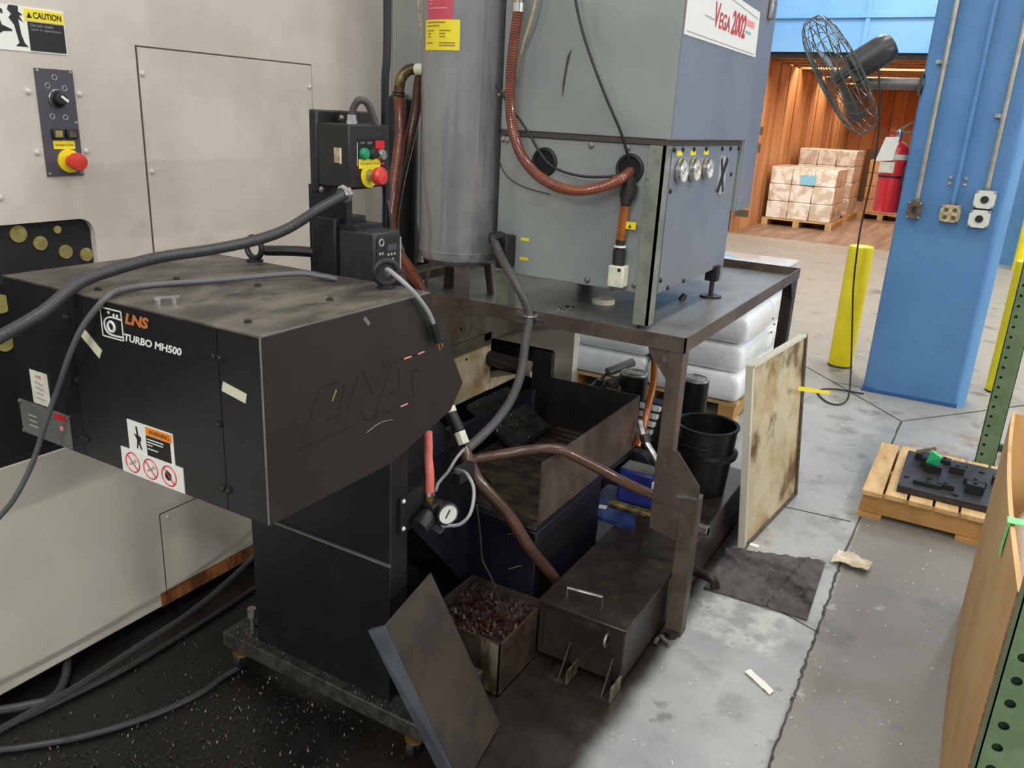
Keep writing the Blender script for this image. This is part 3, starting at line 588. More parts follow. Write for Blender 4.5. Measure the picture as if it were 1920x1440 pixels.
# chip-chute bay under the table
MB().box(-2.2, -1.9, 2.3, 3.10, .64, .93).build('upper_bay_panel', 'paint_stained', mc)
MB().box(-2.2, -1.9, 2.3, 3.16, .352, .637).build('lower_bay_panel', 'paint_stained', mc)
MB().box(-2.2, -1.9, 3.10, 3.42, .60, .93).build('bay_lintel', 'paint_cream', mc)
MB().prism([(3.16, .352), (3.42, .352), (3.42, .365), (3.16, .41)], 'x', -2.0, -1.895).build('chute_ledge', 'paint_stained', mc)
MB().box(-2.2, -1.585, 3.40, 3.46, .53, .93).build('bay_end_panel', 'paint_cream', mc)
MB().box(-1.69, -1.585, 3.40, 3.46, .02, .53).build('bay_end_leg', 'paint_cream', mc)
MB().box(-2.3, -1.69, 3.44, 3.5, .02, .6).build('chute_back', 'void_black', mc); MB().box(-2.3, -2.25, 2.3, 3.5, .02, .95).build('chute_side', 'void_black', mc)
for y, zz in ((2.9, .70), (2.99, .78), (3.2, .72), (3.3, .74), (3.35, .68), (2.95, .55)): screw(mc, (-1.9, y, zz), (1, 0, 0), .005, 'bolt_dark')
MB().cyl((-1.9, 3.15, .512), (-1.66, 3.15, .498), .035).build('roller', 'slab_dark', mc); MB().cyl((-1.72, 3.15, .501), (-1.66, 3.15, .498), .0365).build('roller_sleeve', 'rag', mc, label='pale roller sleeve')
MB().box(-1.51, -1.425, 2.85, 2.88, .30, .685).build('chute_guard', 'plastic_black', mc)
MB().add([(-1.47, 2.84, .40), (-1.43, 2.84, .40), (-1.43, 2.84, .47), (-1.47, 2.845, .40), (-1.43, 2.845, .40), (-1.43, 2.845, .47)], [(0, 1, 2), (5, 4, 3), (0, 3, 4, 1), (1, 4, 5, 2), (2, 5, 3, 0)]).build('gusset', 'zinc', mc)
# caution sign
cs = thing('warning_sign', 'caution sign with yellow header at the top left of the machine', 'sign', (-2.049, 1.2, 1.69))
plate(cs, 'sign_plate', 'white', (-2.05, 1.05, 1.686), Yp, Zp, .266, .098, .002)
plate(cs, 'header_field', 'yellow', (-2.048, 1.218, 1.755), Yp, Zp, .096, .026)
plate(cs, 'text_field', 'black_print', (-2.048, 1.224, 1.689), Yp, Zp, .089, .064)
text('CAUTION', 'black_print', cs, (-2.0468, 1.239, 1.761), Yp, Zp, .069, .014, bold=.02)
MB().prism([(1.223, 1.761), (1.236, 1.761), (1.2295, 1.774)], 'x', -2.047, -2.0465).build('hazard_triangle', 'black_print', cs)
text('Do not reach', 'grey_print', cs, (-2.0468, 1.230, 1.743), Yp, Zp, .055, .006); text('tool in operation.', 'grey_print', cs, (-2.0468, 1.230, 1.733), Yp, Zp, .075, .006)
def pict(parent, x, pts, mat='black_print', ax='x', name='pictogram', t=.0006):
    MB().prism(pts, ax, x, x+t).build(name, mat, parent)
pict(cs, -2.048, [(1.184, 1.784), (1.206, 1.784), (1.205, 1.772), (1.215, 1.766), (1.206, 1.763), (1.214, 1.750), (1.203, 1.756), (1.206, 1.722), (1.212, 1.704), (1.220, 1.696), (1.190, 1.696), (1.199, 1.704), (1.192, 1.742), (1.181, 1.757), (1.188, 1.765), (1.180, 1.774)])
pict(cs, -2.048, [(1.150, 1.768), (1.160, 1.754), (1.163, 1.740), (1.185, 1.732), (1.186, 1.728), (1.165, 1.726), (1.14, 1.71), (1.13, 1.76)]); pict(cs, -2.048, [(1.163, 1.774), (1.168, 1.774), (1.169, 1.764), (1.164, 1.764)])
# operator panel on the machine wall
op = thing('operator_station', 'slate control strip with key switch and red stop button on the machine', 'control panel', (-2.05, 1.274, 1.397))
plate(op, 'face_plate', 'panel_slate', (-2.05, 1.226, 1.397), Yp, Zp, .096, .254, .004)
MB().lathe([(.021, 0), (.021, .006), (.016, .008), (.015, .022), (.012, .024)], (-2.046, 1.273, 1.583), (1, 0, 0), 20).build('selector_knob', 'rubber_black', op)
MB().torus((-2.043, 1.273, 1.583), (1, 0, 0), .0195, .003).build('selector_bezel', 'chrome', op); MB().bar((-2.021, 1.270, 1.589), (-2.021, 1.286, 1.577), .006, .003, Xp).build('selector_pointer', 'white', op)
for y in (1.262, 1.298):
    b = box(-2.046, -2.036, y-.014, y+.014, 1.488, 1.512).build('push_button', 'rubber_black', op, bev=.002)
    box(-2.036, -2.034, y-.010, y+.008, 1.492, 1.508).build('button_lens', 'pale_yellow' if y < 1.28 else 'box_brown', b)
plate(op, 'stop_legend', 'yellow', (-2.046, 1.25, 1.463), Yp, Zp, .056, .020); text('Emergency Stop', 'label_ink', op, (-2.0448, 1.255, 1.469), Yp, Zp, .046, .007)
MB().cyl((-2.046, 1.285, 1.434), (-2.040, 1.285, 1.434), .029, n=28).build('stop_collar', 'yellow', op)
MB().lathe([(.013, 0), (.013, .018), (.021, .022), (.0225, .034), (.020, .042), (0, .044)], (-2.040, 1.285, 1.434), (1, 0, 0), 24).build('stop_button', 'red', op)
for y, zz, m in ((1.273, 1.632, 1), (1.253, 1.612, 1), (1.296, 1.608, 1), (1.256, 1.541, 1), (1.290, 1.539, 1)): MB().torus((-2.0455, y, zz), (1, 0, 0), .006, .001, 12, 4).build('symbol', 'grey_print', op)
for y, zz in ((1.232, 1.645), (1.316, 1.645), (1.316, 1.526), (1.232, 1.403), (1.316, 1.403)): screw(op, (-2.046, y, zz), (1, 0, 0), .003, 'zinc')

# ================================================================== CHIP CONVEYOR
cv = thing('chip_conveyor', 'black chip conveyor with boxy discharge head on a wheeled stand', 'conveyor', (-1.36, 1.5, 0))
hp = [(.925, .882), (.925, 1.230), (1.40, 1.230), (1.541, .992), (1.492, .936), (1.273, .880)]
hd = MB().prism(hp, 'x', -1.742, -1.002).build('head_housing', 'head_black', cv, bev=.003)
MB().prism(hp, 'x', -1.003, -1.0).build('end_panel', 'head_end', cv, bev=.001)
MB().box(-1.745, -1.0, .922, 1.402, 1.229, 1.2325).build('top_cover', 'head_top', cv)
for x0, x1 in ((-1.742, -1.5285), (-1.5265, -1.1055), (-1.1035, -1.0)): MB().box(x0, x1, .9225, .926, .882, 1.2285).build('front_cover', 'head_black', cv)
MB().bar((-1.0005, .925, 1.2318), (-1.0005, 1.398, 1.2318), .0026, .0022).build('worn_edge_highlight', 'metal_plate', cv); MB().bar((-1.001, .9228, .884), (-1.001, .9228, 1.231), .0024, .0024, Yp).build('worn_edge_highlight', 'metal_plate', cv)  # pale strips for worn paint and the highlight along the edges
for x, zz in ((-1.113, 1.177), (-1.098, 1.177), (-1.113, 1.050), (-1.113, .925), (-1.098, .925), (-1.525, 1.049), (-1.527, .922), (-1.515, .922), (-1.531, 1.177), (-1.54, 1.177)): screw(cv, (x, .9225, zz), (0, -1, 0), .0055, 'bolt_dark')
for x, y in ((-1.47, 1.132), (-1.085, .975), (-1.487, .963), (-1.30, 1.20), (-1.10, 1.20)): screw(cv, (x, y, 1.2325), (0, 0, 1), .0055, 'bolt_dark')
cl = MB().cyl((-1.31, .965, 1.2325), (-1.31, .965, 1.242), .007, n=8).cyl((-1.29, .985, 1.2325), (-1.29, .985, 1.244), .006, n=8).bar((-1.315, .962, 1.243), (-1.282, .992, 1.246), .008, .004).build('latch', 'chrome', cv)
SL = [((1.061, 1.106), (1.109, 1.107)), ((1.074, 1.039), (1.115, 1.039)), ((.999, 1.004), (1.042, 1.004)), ((1.053, 1.004), (1.152, 1.003)), ((1.179, 1.113), (1.21, 1.057)), ((1.175, 1.027), (1.19, 1.003)), ((1.19, 1.003), (1.226, 1.002)), ((1.239, 1.003), (1.329, 1.002)), ((1.241, 1.105), (1.286, 1.104)), ((1.3, 1.105), (1.386, 1.103)), ((1.292, 1.087), (1.297, 1.044)), ((1.262, 1.04), (1.297, 1.039)), ((1.338, 1.063), (1.348, 1.01)), ((1.337, 1.068), (1.364, 1.068))]
for a, b in SL: MB().bar((-.9998, *a), (-.9998, *b), .0042, .0006, Xp).build('cut_slot', 'void_black', cv)
for a, b, m in (((1.103, 1.092), (1.091, 1.072), 'pale_yellow'), ((1.311, 1.1045), (1.337, 1.104), 'pink'), ((1.36, 1.104), (1.384, 1.104), 'pink'), ((1.301, 1.001), (1.325, 1.001), 'pink')): MB().bar((-.9994, *a), (-.9994, *b), .003, .0006, Xp).build('cut_slot', m, cv)
for a, b in (((1.057, 1.103), (1.009, 1.015)), ((1.166, 1.102), (1.131, 1.04)), ((1.128, 1.099), (1.109, 1.05)), ((1.21, 1.002), (1.27, 1.10))): MB().bar((-.9996, *a), (-.9996, *b), .0018, .0006, Xp).build('cut_slot', 'stand_black', cv)
MB().tube([(-.9996, 1.19, .977), (-.9996, 1.23, .985), (-.9996, 1.265, .981), (-.9996, 1.275, .978)], .0010, 5, 3).build('scratch', 'metal_plate', cv); MB().bar((-.9996, 1.185, 1.216), (-.9996, 1.20, 1.200), .008, .0008, Xp).build('scratch', 'metal_plate', cv)
for nm, x, y, ax in (('eye_bolt', -1.517, 1.395, (0, 1, 0)), ('eye_bolt', -1.093, 1.370, (.8, -.6, 0))):
    e = MB().lathe([(.020, 1.232), (.020, 1.237), (.010, 1.240), (.010, 1.244)], (x, y, 0), n=14).build(nm, 'rubber_black', cv)
    MB().torus((x, y, 1.266), ax, .025, .007, 28, 10).build('ring', 'rubber_black', e)
# graphics on the long side
F0 = .9222
def FP(n, m, x, zz, w, h, t=.001): return plate(cv, n, m, (x, F0, zz), Xp, Zp, w, h, t)
for a, b in (((-1.424, 1.160), (-1.424, 1.216)), ((-1.424, 1.216), (-1.362, 1.216)), ((-1.362, 1.216), (-1.362, 1.160)), ((-1.362, 1.160), (-1.424, 1.160))): MB().bar((a[0], F0, a[1]), (b[0], F0, b[1]), .0026, .001, -Yp).build('logo_frame', 'white', cv)
MB().torus((-1.395, F0, 1.182), (0, 1, 0), .0095, .0028, 20, 5).build('logo_mark', 'white', cv)
MB().tube([(-1.363, F0, 1.200), (-1.395, F0, 1.2005), (-1.413, F0, 1.192), (-1.414, F0, 1.176), (-1.400, F0, 1.166), (-1.363, F0, 1.166)], .0018, 5, 4).build('logo_mark', 'white', cv)
for x, zz in ((-1.399, 1.209), (-1.384, 1.206), (-1.374, 1.206)): MB().cyl((x, F0-.0008, zz), (x, F0, zz), .0030, n=10).build('logo_mark', 'white', cv)
text('LNS', 'logo_orange', cv, (-1.352, F0-.0002, 1.195), Xp, Zp, .070, .022, shear=.25, bold=.05)
text('TURBO MH500', 'white', cv, (-1.358, F0-.0002, 1.161), Xp, Zp, .160, .015, shear=.2, bold=.035)
MB().slab([(-1.497, F0, 1.148), (-1.443, F0, 1.110), (-1.432, F0, 1.128), (-1.486, F0, 1.166)], .001).build('tape_patch', 'tape_beige', cv)
MB().slab([(-1.100, F0, 1.117), (-1.042, F0, 1.106), (-1.038, F0, 1.124), (-1.095, F0, 1.135)], .001).build('tape_patch', 'tape_beige', cv)
FP('warning_label', 'white', -1.377, .935, .134, .065); FP('warning_label', 'orange', -1.322, .980, .076, .017, .0016); FP('warning_label', 'black_print', -1.322, .937, .070, .042, .0016)
text('WARNING', 'black_print', cv, (-1.312, F0-.0016, .984), Xp, Zp, .060, .009)
for zz, w in ((.972, .048), (.966, .046), (.960, .014), (.952, .030)): MB().bar((-1.319, F0-.0017, zz), (-1.319+w, F0-.0017, zz), .0022, .0006, -Yp).build('label_text', 'white', cv)
pict(cv, F0-.0016, [(-1.352, .990), (-1.347, .990), (-1.345, .972), (-1.338, .970), (-1.338, .962), (-1.342, .960), (-1.337, .944), (-1.341, .944), (-1.346, .956), (-1.350, .944), (-1.353, .944), (-1.350, .962), (-1.358, .974), (-1.350, .972)], ax='y')
FP('prohibition_label', 'white', -1.404, .883, .183, .053, .002)
for i, x in enumerate((-1.370, -1.316, -1.262)):
    MB().torus((x, F0-.0022, .909), (0, 1, 0), .0205, .0015, 28, 4).build('prohibition_ring', 'red', cv); MB().bar((x-.014, F0-.0024, .923), (x+.014, F0-.0024, .895), .0028, .0006, -Yp).build('prohibition_bar', 'red', cv)
    if i < 2: pict(cv, F0-.0024, [(x-.012, .905), (x+.004, .913), (x+.010, .919), (x+.014, .914), (x+.006, .908), (x-.010, .901)], 'grey_print', 'y')
    else: pict(cv, F0-.0024, [(x-.012, .912), (x-.004, .920), (x+.006, .914), (x+.007, .903), (x-.003, .898), (x-.011, .903)], 'black_print', 'y')
FP('paper_label', 'off_white', -1.693, .964, .062, .075)
text('LNS', 'red_dark', cv, (-1.672, F0-.0012, 1.024), Xp, Zp, .020, .006)
for k in range(4): MB().bar((-1.678, F0-.0012, 1.014-k*.012), (-1.652+.003*(k % 2), F0-.0012, 1.010-k*.011), .004, .0004, -Yp).build('label_text', 'grey_print', cv)
FP('rating_plate', 'metal_plate', -1.750, .883, .180, .078); FP('rating_plate', 'red_dark', -1.622, .944, .038, .012, .0018)
MB().cyl((-1.602, F0-.0016, .925), (-1.602, F0-.001, .925), .006, n=10).build('rating_mark', 'pink', cv)
for x, zz in ((-1.745, .956), (-1.575, .956), (-1.745, .888), (-1.576, .888)): screw(cv, (x, F0-.001, zz), (0, -1, 0), .004, 'zinc')
for k in range(3): MB().bar((-1.72, F0-.0014, .930-k*.012), (-1.69, F0-.0014, .930-k*.012), .003, .0006, -Yp).build('label_text', 'grey_print', cv)
# stand, base, casters
MB().box(-1.602, -1.12, 1.42, 1.492, .105, .90).build('stand_column', 'stand_black', cv, bev=.004)
MB().box(-1.604, -1.118, 1.416, 1.42, .105, .512).build('lower_cover', 'stand_black', cv, bev=.001); MB().box(-1.60, -1.118, 1.4135, 1.42, .5135, .519).build('cover_seam', 'metal_plate', cv)
MB().box(-1.72, -.99, 1.385, 1.455, .055, .105).build('base_bar', 'frame_grimy', cv, bev=.004); MB().box(-1.72, -.99, 1.62, 1.68, .055, .095).build('base_bar', 'frame_grimy', cv, bev=.004)
for x in (-1.70, -1.03): MB().box(x-.03, x+.03, 1.455, 1.62, .06, .095).build('base_cross', 'frame_grimy', cv)
for x, y in ((-1.655, 1.40), (-1.02, 1.40), (-1.655, 1.66), (-1.02, 1.66)):
    cs_ = MB().cyl((x, y, .05), (x, y, .056), .028, n=20).build('caster', 'brass', cv)
    MB().lathe([(.022, -.012), (.028, -.008), (.028, .008), (.022, .012)], (x, y-.005, .028), (1, 0, 0), 20).build('wheel', 'rubber_black', cs_)
    MB().box(x-.02, x+.02, y-.012, y+.012, .03, .05).build('fork', 'bolt_dark', cs_)
MB().cyl((-1.64, 1.43, .105), (-1.64, 1.43, .16), .007, n=10).cyl((-1.64, 1.43, .16), (-1.64, 1.43, .19), .013, n=10).build('levelling_screw', 'zinc', cv)
# inclined and level sections
MB().prism([(1.50, .93), (1.56, .60), (1.98, .12), (2.2, .12), (2.10, .45), (1.56, 1.0)], 'x', -1.62, -1.24).build('incline_body', 'navy_black', cv)
MB().prism([(-1.44, 1.98), (-1.0, 1.98), (-1.0, 2.46), (-1.12, 2.46), (-1.12, 2.76), (-1.44, 2.76)], 'z', .0, .395).build('trough_body', 'navy_black', cv, bev=.004); MB().box(-1.44, -1.0, 1.98, 2.76, .395, .425).build('trough_pan', 'navy_black', cv)
MB().box(-1.0, -.994, 1.98, 2.755, .425, .628).build('side_plate', 'plate_brown', cv)
MB().prism([(-1.42, .425), (-.994, .425), (-.994, .628), (-1.38, .622), (-1.42, .60)], 'y', 2.75, 2.756).build('back_plate', 'head_end', cv)
MB().box(-1.46, -1.44, 1.98, 2.755, .30, .56).build('side_plate', 'navy_black', cv)
for i in range(17):
    y = 1.995+i*.0442; s_ = MB().prism([(y, .4255), (y+.040, .4255), (y+.042, .436), (y+.028, .441), (y+.006, .439)], 'x', -1.425, -1.004).build('slat', 'slat_steel', cv)
MB().box(-1.44, -1.0, 1.974, 1.982, .405, .43).build('trough_lip', 'frame_grimy', cv)
MB().slab([(-1.60, 2.50, .53), (-1.30, 2.36, .475), (-1.29, 2.60, .485), (-1.56, 2.74, .55)], -.02).build('deflector_plate', 'frame_grimy', cv)
for a, b in (((-1.10, 1.979, .36), (-1.07, 1.979, .372)), ((-1.09, 1.979, .24), (-1.045, 1.979, .268))): MB().bar(a, b, .003, .001, -Yp).build('scratch', 'metal_plate', cv)
# pressure regulator cluster
rg = thing('air_regulator', 'black air regulator with round gauge on the conveyor stand', 'regulator', (-1.10, 1.56, .58))
MB().box(-1.119, -1.112, 1.45, 1.60, .592, .69).build('bracket', 'plastic_black', rg); MB().box(-1.112, -1.072, 1.535, 1.585, .602, .646).build('body', 'plastic_black', rg, bev=.006)
MB().lathe([(.016, 0), (.020, .012), (.025, .016), (.025, .055), (.022, .060), (0, .060)], (-1.088, 1.545, .622), (.05, -.9, -.30), 20).build('knob', 'plastic_black', rg)
MB().lathe([(.018, 0), (.030, .02), (.030, .04), (.026, .042), (.026, .036), (0, .036)], (-1.072, 1.572, .626), (.85, -.52, .05), 28).build('gauge', 'plastic_black', rg)
MB().lathe([(.0255, .0365), (.0255, .039), (0, .039)], (-1.072, 1.572, .626), (.85, -.52, .05), 28).build('gauge_dial', 'gauge_face', rg)
MB().bar((-1.042, 1.545, .618), (-1.036, 1.555, .640), .003, .002, (.85, -.52, .05)).build('gauge_needle', 'black_print', rg)
MB().cyl((-1.104, 1.56, .645), (-1.104, 1.56, .672), .011, n=10).build('fitting', 'brass', rg); MB().cyl((-1.104, 1.56, .662), (-1.104, 1.56, .672), .015, n=14).build('hose_clamp', 'chrome', rg)
MB().lathe([(.0, 0), (.010, .004), (.012, .012), (.010, .02)], (-1.100, 1.54, .582), (.3, -.6, .5), 12).build('drain_fitting', 'brass', rg); MB().bar((-1.088, 1.545, .592), (-1.05, 1.545, .583), .018, .018).build('elbow', 'zinc', rg)
MB().box(-1.10, -1.075, 1.655, 1.73, .66, .70).build('solenoid_valve', 'plastic_black', rg); MB().cyl((-1.095, 1.66, .69), (-1.075, 1.645, .705), .010, n=10).build('push_fitting', 'plastic_black', rg)
for y, zz in ((1.462, .680), (1.462, .604)): screw(rg, (-1.112, y, zz), (1, 0, 0), .004, 'white')
# leaning black lid plate
B_, A_, L_ = V((-1.055, 1.316, .426)), V((-1.085, 1.547, .446)), V((-.847, 1.362, .004)); w_ = A_-B_
ll = thing('metal_lid', 'dark metal lid leaning against the conveyor stand in the foreground', 'lid', (-.95, 1.5, 0))
nl = (L_-B_).cross(w_).normalized(); nl = nl if nl.x > 0 else -nl
MB().slab([B_, L_, L_+w_, A_], -.004 if (L_-B_).cross(A_-B_).dot(nl) > 0 else .004).build('plate', 'slab_dark', ll, bev=.001)
MB().hexa([B_-nl*.045-(w_.normalized()*.012), L_-nl*.045-(w_.normalized()*.0), L_-nl*.043, B_-nl*.043, B_, L_, L_+w_.normalized()*.003, B_+w_.normalized()*.003]).build('flange', 'slab_flange', ll)

# ================================================================== CONTROL BOX + DRIVE
cb = thing('control_box', 'black control box with green start and red emergency stop buttons', 'control box', (-1.37, 1.55, 1.20))
MB().box(-1.404, -1.306, 1.5, 1.645, 1.417, 1.562).build('enclosure', 'box_black', cb, bev=.004)
MB().box(-1.43, -1.404, 1.5, 1.7, 1.40, 1.59).build('back_plate', 'box_black', cb, bev=.004); MB().box(-1.404, -1.345, 1.565, 1.57, 1.56, 1.585).build('mount_ear', 'box_black', cb)
screw(cb, (-1.385, 1.565, 1.573), (0, -1, 0), .006, 'zinc'); screw(cb, (-1.392, 1.498, 1.409), (0, -1, 0), .005, 'zinc')
MB().box(-1.445, -1.325, 1.51, 1.53, 1.16, 1.417).build('bracket', 'navy_black', cb)
plate(cb, 'rating_sticker', 'box_tan', (-1.352, 1.5, 1.474), Xp, Zp, .022, .034, .0008); plate(cb, 'rating_sticker', 'off_white', (-1.334, 1.4995, 1.472), Xp, Zp, .005, .036, .0008)
xf = -1.306
plate(cb, 'button_plate', 'void_black', (xf, 1.528, 1.466), Yp, Zp, .105, .064, .0015)
text('START', 'grey_print', cb, (xf+.0016, 1.536, 1.518), Yp, Zp, .018, .005); text('RESET', 'grey_print', cb, (xf+.0016, 1.562, 1.518), Yp, Zp, .018, .005)
MB().bar((xf+.001, 1.527, 1.468), (xf+.001, 1.527, 1.522), .002, .001, Xp).build('plate_edge', 'grey_print', cb)
for y, m, zz in ((1.547, 'green', 1.496), (1.576, 'rubber_black', 1.496), (1.610, 'zinc', 1.493)): MB().lathe([(.0135, 0), (.0135, .010), (.011, .014), (0, .015)], (xf, y, zz), (1, 0, 0), 20).build('push_button', m, cb)
plate(cb, 'stop_legend', 'red_dark', (xf+.001, 1.592, 1.507), Yp, Zp, .034, .019, .0012); plate(cb, 'stop_legend', 'red_dark', (xf+.001, 1.592, 1.469), Yp, Zp, .034, .006, .0012)
plate(cb, 'emergency_legend', 'yellow', (xf+.001, 1.531, 1.462), Yp, Zp, .078, .022, .0014); text('Emergency Stop', 'ink_soft', cb, (xf+.0026, 1.537, 1.469), Yp, Zp, .066, .008)
MB().cyl((xf, 1.570, 1.446), (xf+.002, 1.570, 1.446), .0295, n=28).build('stop_ring', 'yellow', cb); MB().cyl((xf, 1.570, 1.446), (xf+.020, 1.570, 1.446), .014, n=18).build('stop_stem', 'zinc', cb)
MB().lathe([(.014, 0), (.020, .004), (.0215, .016), (.018, .023), (0, .026)], (xf+.020, 1.570, 1.446), (1, 0, 0), 24).build('stop_button', 'red', cb)
MB().cyl((-1.350, 1.56, 1.560), (-1.350, 1.56, 1.582), .0135, n=12).cyl((-1.350, 1.56, 1.562), (-1.350, 1.56, 1.569), .017, n=8).build('cable_gland', 'chrome', cb)
MB().lathe([(.022, 0), (.022, .008), (.016, .010), (.016, .018)], (-1.322, 1.505, 1.405), (0, -.9, -.1), 8).build('cable_gland', 'chrome', cb)
MB().tube([(-1.350, 1.56, 1.575), (-1.342, 1.56, 1.60), (-1.328, 1.565, 1.616), (-1.319, 1.585, 1.606), (-1.314, 1.61, 1.555)], .0085, 10, 5).build('flexible_conduit', 'hose_grey', label='short arched grey conduit on top of the black control box', cat='conduit')
MB().tube([(-1.324, 1.66, 2.2), (-1.323, 1.66, 1.768), (-1.329, 1.66, 1.663), (-1.345, 1.68, 1.53), (-1.35, 1.69, 1.41), (-1.352, 1.69, 1.27)], .010, 10, 4).build('power_cable', 'rubber_black', label='thick black cable dropping vertically behind the control box', cat='cable')
dv = thing('motor_drive', 'dark motor drive unit with keypad below the control box', 'motor drive', (-1.3, 1.55, 1.20))
MB().box(-1.345, -1.232, 1.5, 1.598, 1.195, 1.322).build('housing', 'plastic_drive', dv, bev=.006); MB().box(-1.42, -1.345, 1.49, 1.605, 1.195, 1.345).build('heat_sink', 'plastic_black', dv, bev=.003)
MB().box(-1.36, -1.29, 1.50, 1.60, 1.322, 1.332).build('top_fin', 'plastic_black', dv)
plate(dv, 'keypad', 'plastic_black', (-1.232, 1.505, 1.20), Yp, Zp, .088, .108, .002); plate(dv, 'display', 'panel_slate', (-1.230, 1.545, 1.276), Yp, Zp, .034, .015, .001); MB().bar((-1.2295, 1.5945, 1.20), (-1.2295, 1.5945, 1.305), .003, .002, Xp).build('keypad_edge', 'grey_print', dv)
MB().torus((-1.2295, 1.522, 1.298), (1, 0, 0), .008, .0018, 14, 5).build('jog_dial', 'grey_print', dv)
for y, zz in ((1.548, 1.267), (1.560, 1.267), (1.572, 1.267), (1.552, 1.254), (1.566, 1.254), (1.516, 1.272), (1.526, 1.272)): MB().cyl((-1.230, y, zz), (-1.2285, y, zz), .0032, n=8).build('key', 'grey_print', dv)
MB().tube([(-1.56, 1.47, 1.245), (-1.48, 1.50, 1.25), (-1.42, 1.52, 1.25)], .013, 8, 4).build('cable_sleeve', 'rubber_black', label='short black sleeve cable entering the motor drive from the left', cat='cable')

# ================================================================== TABLE
tb = thing('steel_table', 'brown steel work table with raised rim under the grey chiller', 'table', (-1.3, 3.08, 0))
x0, x1, y0, y1 = -1.88, -.700, 2.28, 3.88
MB().box(x0+.004, x1-.004, y0+.004, y1-.004, .958, .966).build('tray_sheet', 'table_tray', tb)
for a in ((x0, x1, y0, y0+.005), (x0, x1, y1-.005, y1), (x0, x0+.005, y0, y1), (x1-.005, x1, y0, y1)): MB().box(*a, .954, 1.0).build('rim_bar', 'table_brown', tb)
MB().box(x1-.052, x1-.002, y0+.004, y0+.05, .52, .956).build('leg', 'table_brown', tb, bev=.003)
MB().box(-.658, -.602, y0+.002, y0+.055, 0.0, .50).build('leg_extension', 'table_brown', tb, bev=.003)
MB().prism([(-.75, .46), (-.602, .46), (-.602, .50), (-.606, .545), (-.685, .64), (-.75, .64)], 'y', y0+.003, y0+.008).build('offset_plate', 'table_brown', tb)
MB().prism([(-.75, .36), (-.658, .34), (-.658, .46), (-.75, .46)], 'y', y0+.006, y0+.011).build('offset_plate', 'table_brown', tb)
MB().bar((-.67, y0-.001, .497), (-.606, y0-.001, .505), .008, .008).build('weld_bead', 'zinc', tb)
MB().prism([(-.752, .956), (-.822, .956), (-.81, .93), (-.752, .86)], 'y', y0+.01, y0+.016).build('gusset', 'table_brown', tb)
MB().box(x1-.055, x1-.003, y1-.055, y1-.003, 0, .956).build('leg', 'slab_dark', tb, bev=.003); MB().prism([(y1-.055, .956), (y1-.13, .956), (y1-.055, .86)], 'x', x1-.012, x1-.006).build('gusset', 'slab_dark', tb)
for y in (y0+.004, y1-.054): MB().box(x0+.004, x0+.05, y, y+.05, 0, .956).build('leg', 'table_brown', tb)
MB().cyl((-.63, 2.275, 0), (-.63, 2.275, .02), .02, n=10).build('foot', 'bolt_dark', tb)
pk = MB().torus((-1.222, 2.267, .985), (0, 0, 1), .017, .005, 18, 6).box(-1.275, -1.24, 2.271, 2.279, .975, .995).box(-1.205, -1.175, 2.271, 2.279, .975, .995).build('hose_clamp', 'zinc', label='small steel hose clamp fixed to the table front rim', cat='clamp')

# ================================================================== CHILLER
ch = thing('chiller', 'grey cabinet chiller with gauges standing on the steel table', 'chiller', (-1.17, 2.9, .966))
MB().box(-1.455, -.880, 2.425, 3.23, 1.08, 1.535).build('lower_cabinet', 'chiller_grey', ch, bev=.003)
MB().prism([(2.42, 1.552), (3.24, 1.552), (3.24, 1.285), (3.455, 1.285), (3.455, 2.55), (2.42, 2.55)], 'x', -1.455, -.866).build('upper_cabinet', 'chiller_grey', ch, bev=.004)
MB().prism([(2.425, 1.555), (3.245, 1.555), (3.245, 1.287), (3.452, 1.287), (3.452, 2.548), (2.425, 2.548)], 'x', -.867, -.863).build('upper_side_panel', 'chiller_side', ch)
MB().box(-1.45, -.875, 2.418, 3.23, 1.536, 1.551).build('seam_strip', 'joint_dark', ch)
MB().box(-.881, -.872, 2.475, 3.205, 1.078, 1.530).build('gauge_panel', 'chiller_side', ch, bev=.0015)
MB().box(-.925, -.874, 2.412, 2.42, .982, 1.535).build('corner_post', 'chiller_frame', ch); MB().box(-.882, -.874, 2.412, 2.467, .982, 1.535).build('corner_post', 'chiller_frame', ch)
MB().cyl((-.905, 2.44, .966), (-.905, 2.44, 1.0), .012, n=10).build('levelling_foot', 'bolt_dark', ch)
MB().box(-.905, -.875, 3.15, 3.21, 1.02, 1.29).build('rear_post', 'chiller_frame', ch); MB().cyl((-.878, 3.10, .972), (-.878, 3.10, 1.04), .009, n=10).cyl((-.878, 3.10, .966), (-.878, 3.10, .974), .042, n=20).build('levelling_foot', 'bolt_dark', ch); MB().box(-.905, -.86, 3.085, 3.125, 1.03, 1.09).build('foot_bracket', 'plastic_black', ch)
MB().box(-1.45, -1.40, 2.43, 2.48, .966, 1.09).build('rear_post', 'chiller_frame', ch); MB().box(-1.45, -1.40, 3.1, 3.15, .966, 1.09).build('rear_post', 'chiller_frame', ch)
for y, m, r in ((2.544, 'gauge_face', .038), (2.674, 'gauge_cream', .038), (2.812, 'gauge_face', .034)):
    g = MB().lathe([(r*.9, 0), (r, .004), (r, .020), (r*.88, .023), (r*.88, .017), (0, .017)], (-.872, y, 1.460), (1, 0, 0), 28).build('gauge', 'chrome', ch)
    MB().lathe([(r*.87, .0172), (r*.87, .019), (0, .019)], (-.872, y, 1.460), (1, 0, 0), 28).build('dial', m, g); MB().bar((-.852, y-.012, 1.452), (-.852, y+.014, 1.470), .002, .001, Xp).build('needle', 'black_print', g)
    plate(ch, 'gauge_tag', 'yellow', (-.872, y-.032, 1.505), Yp, Zp, .052, .015, .001)
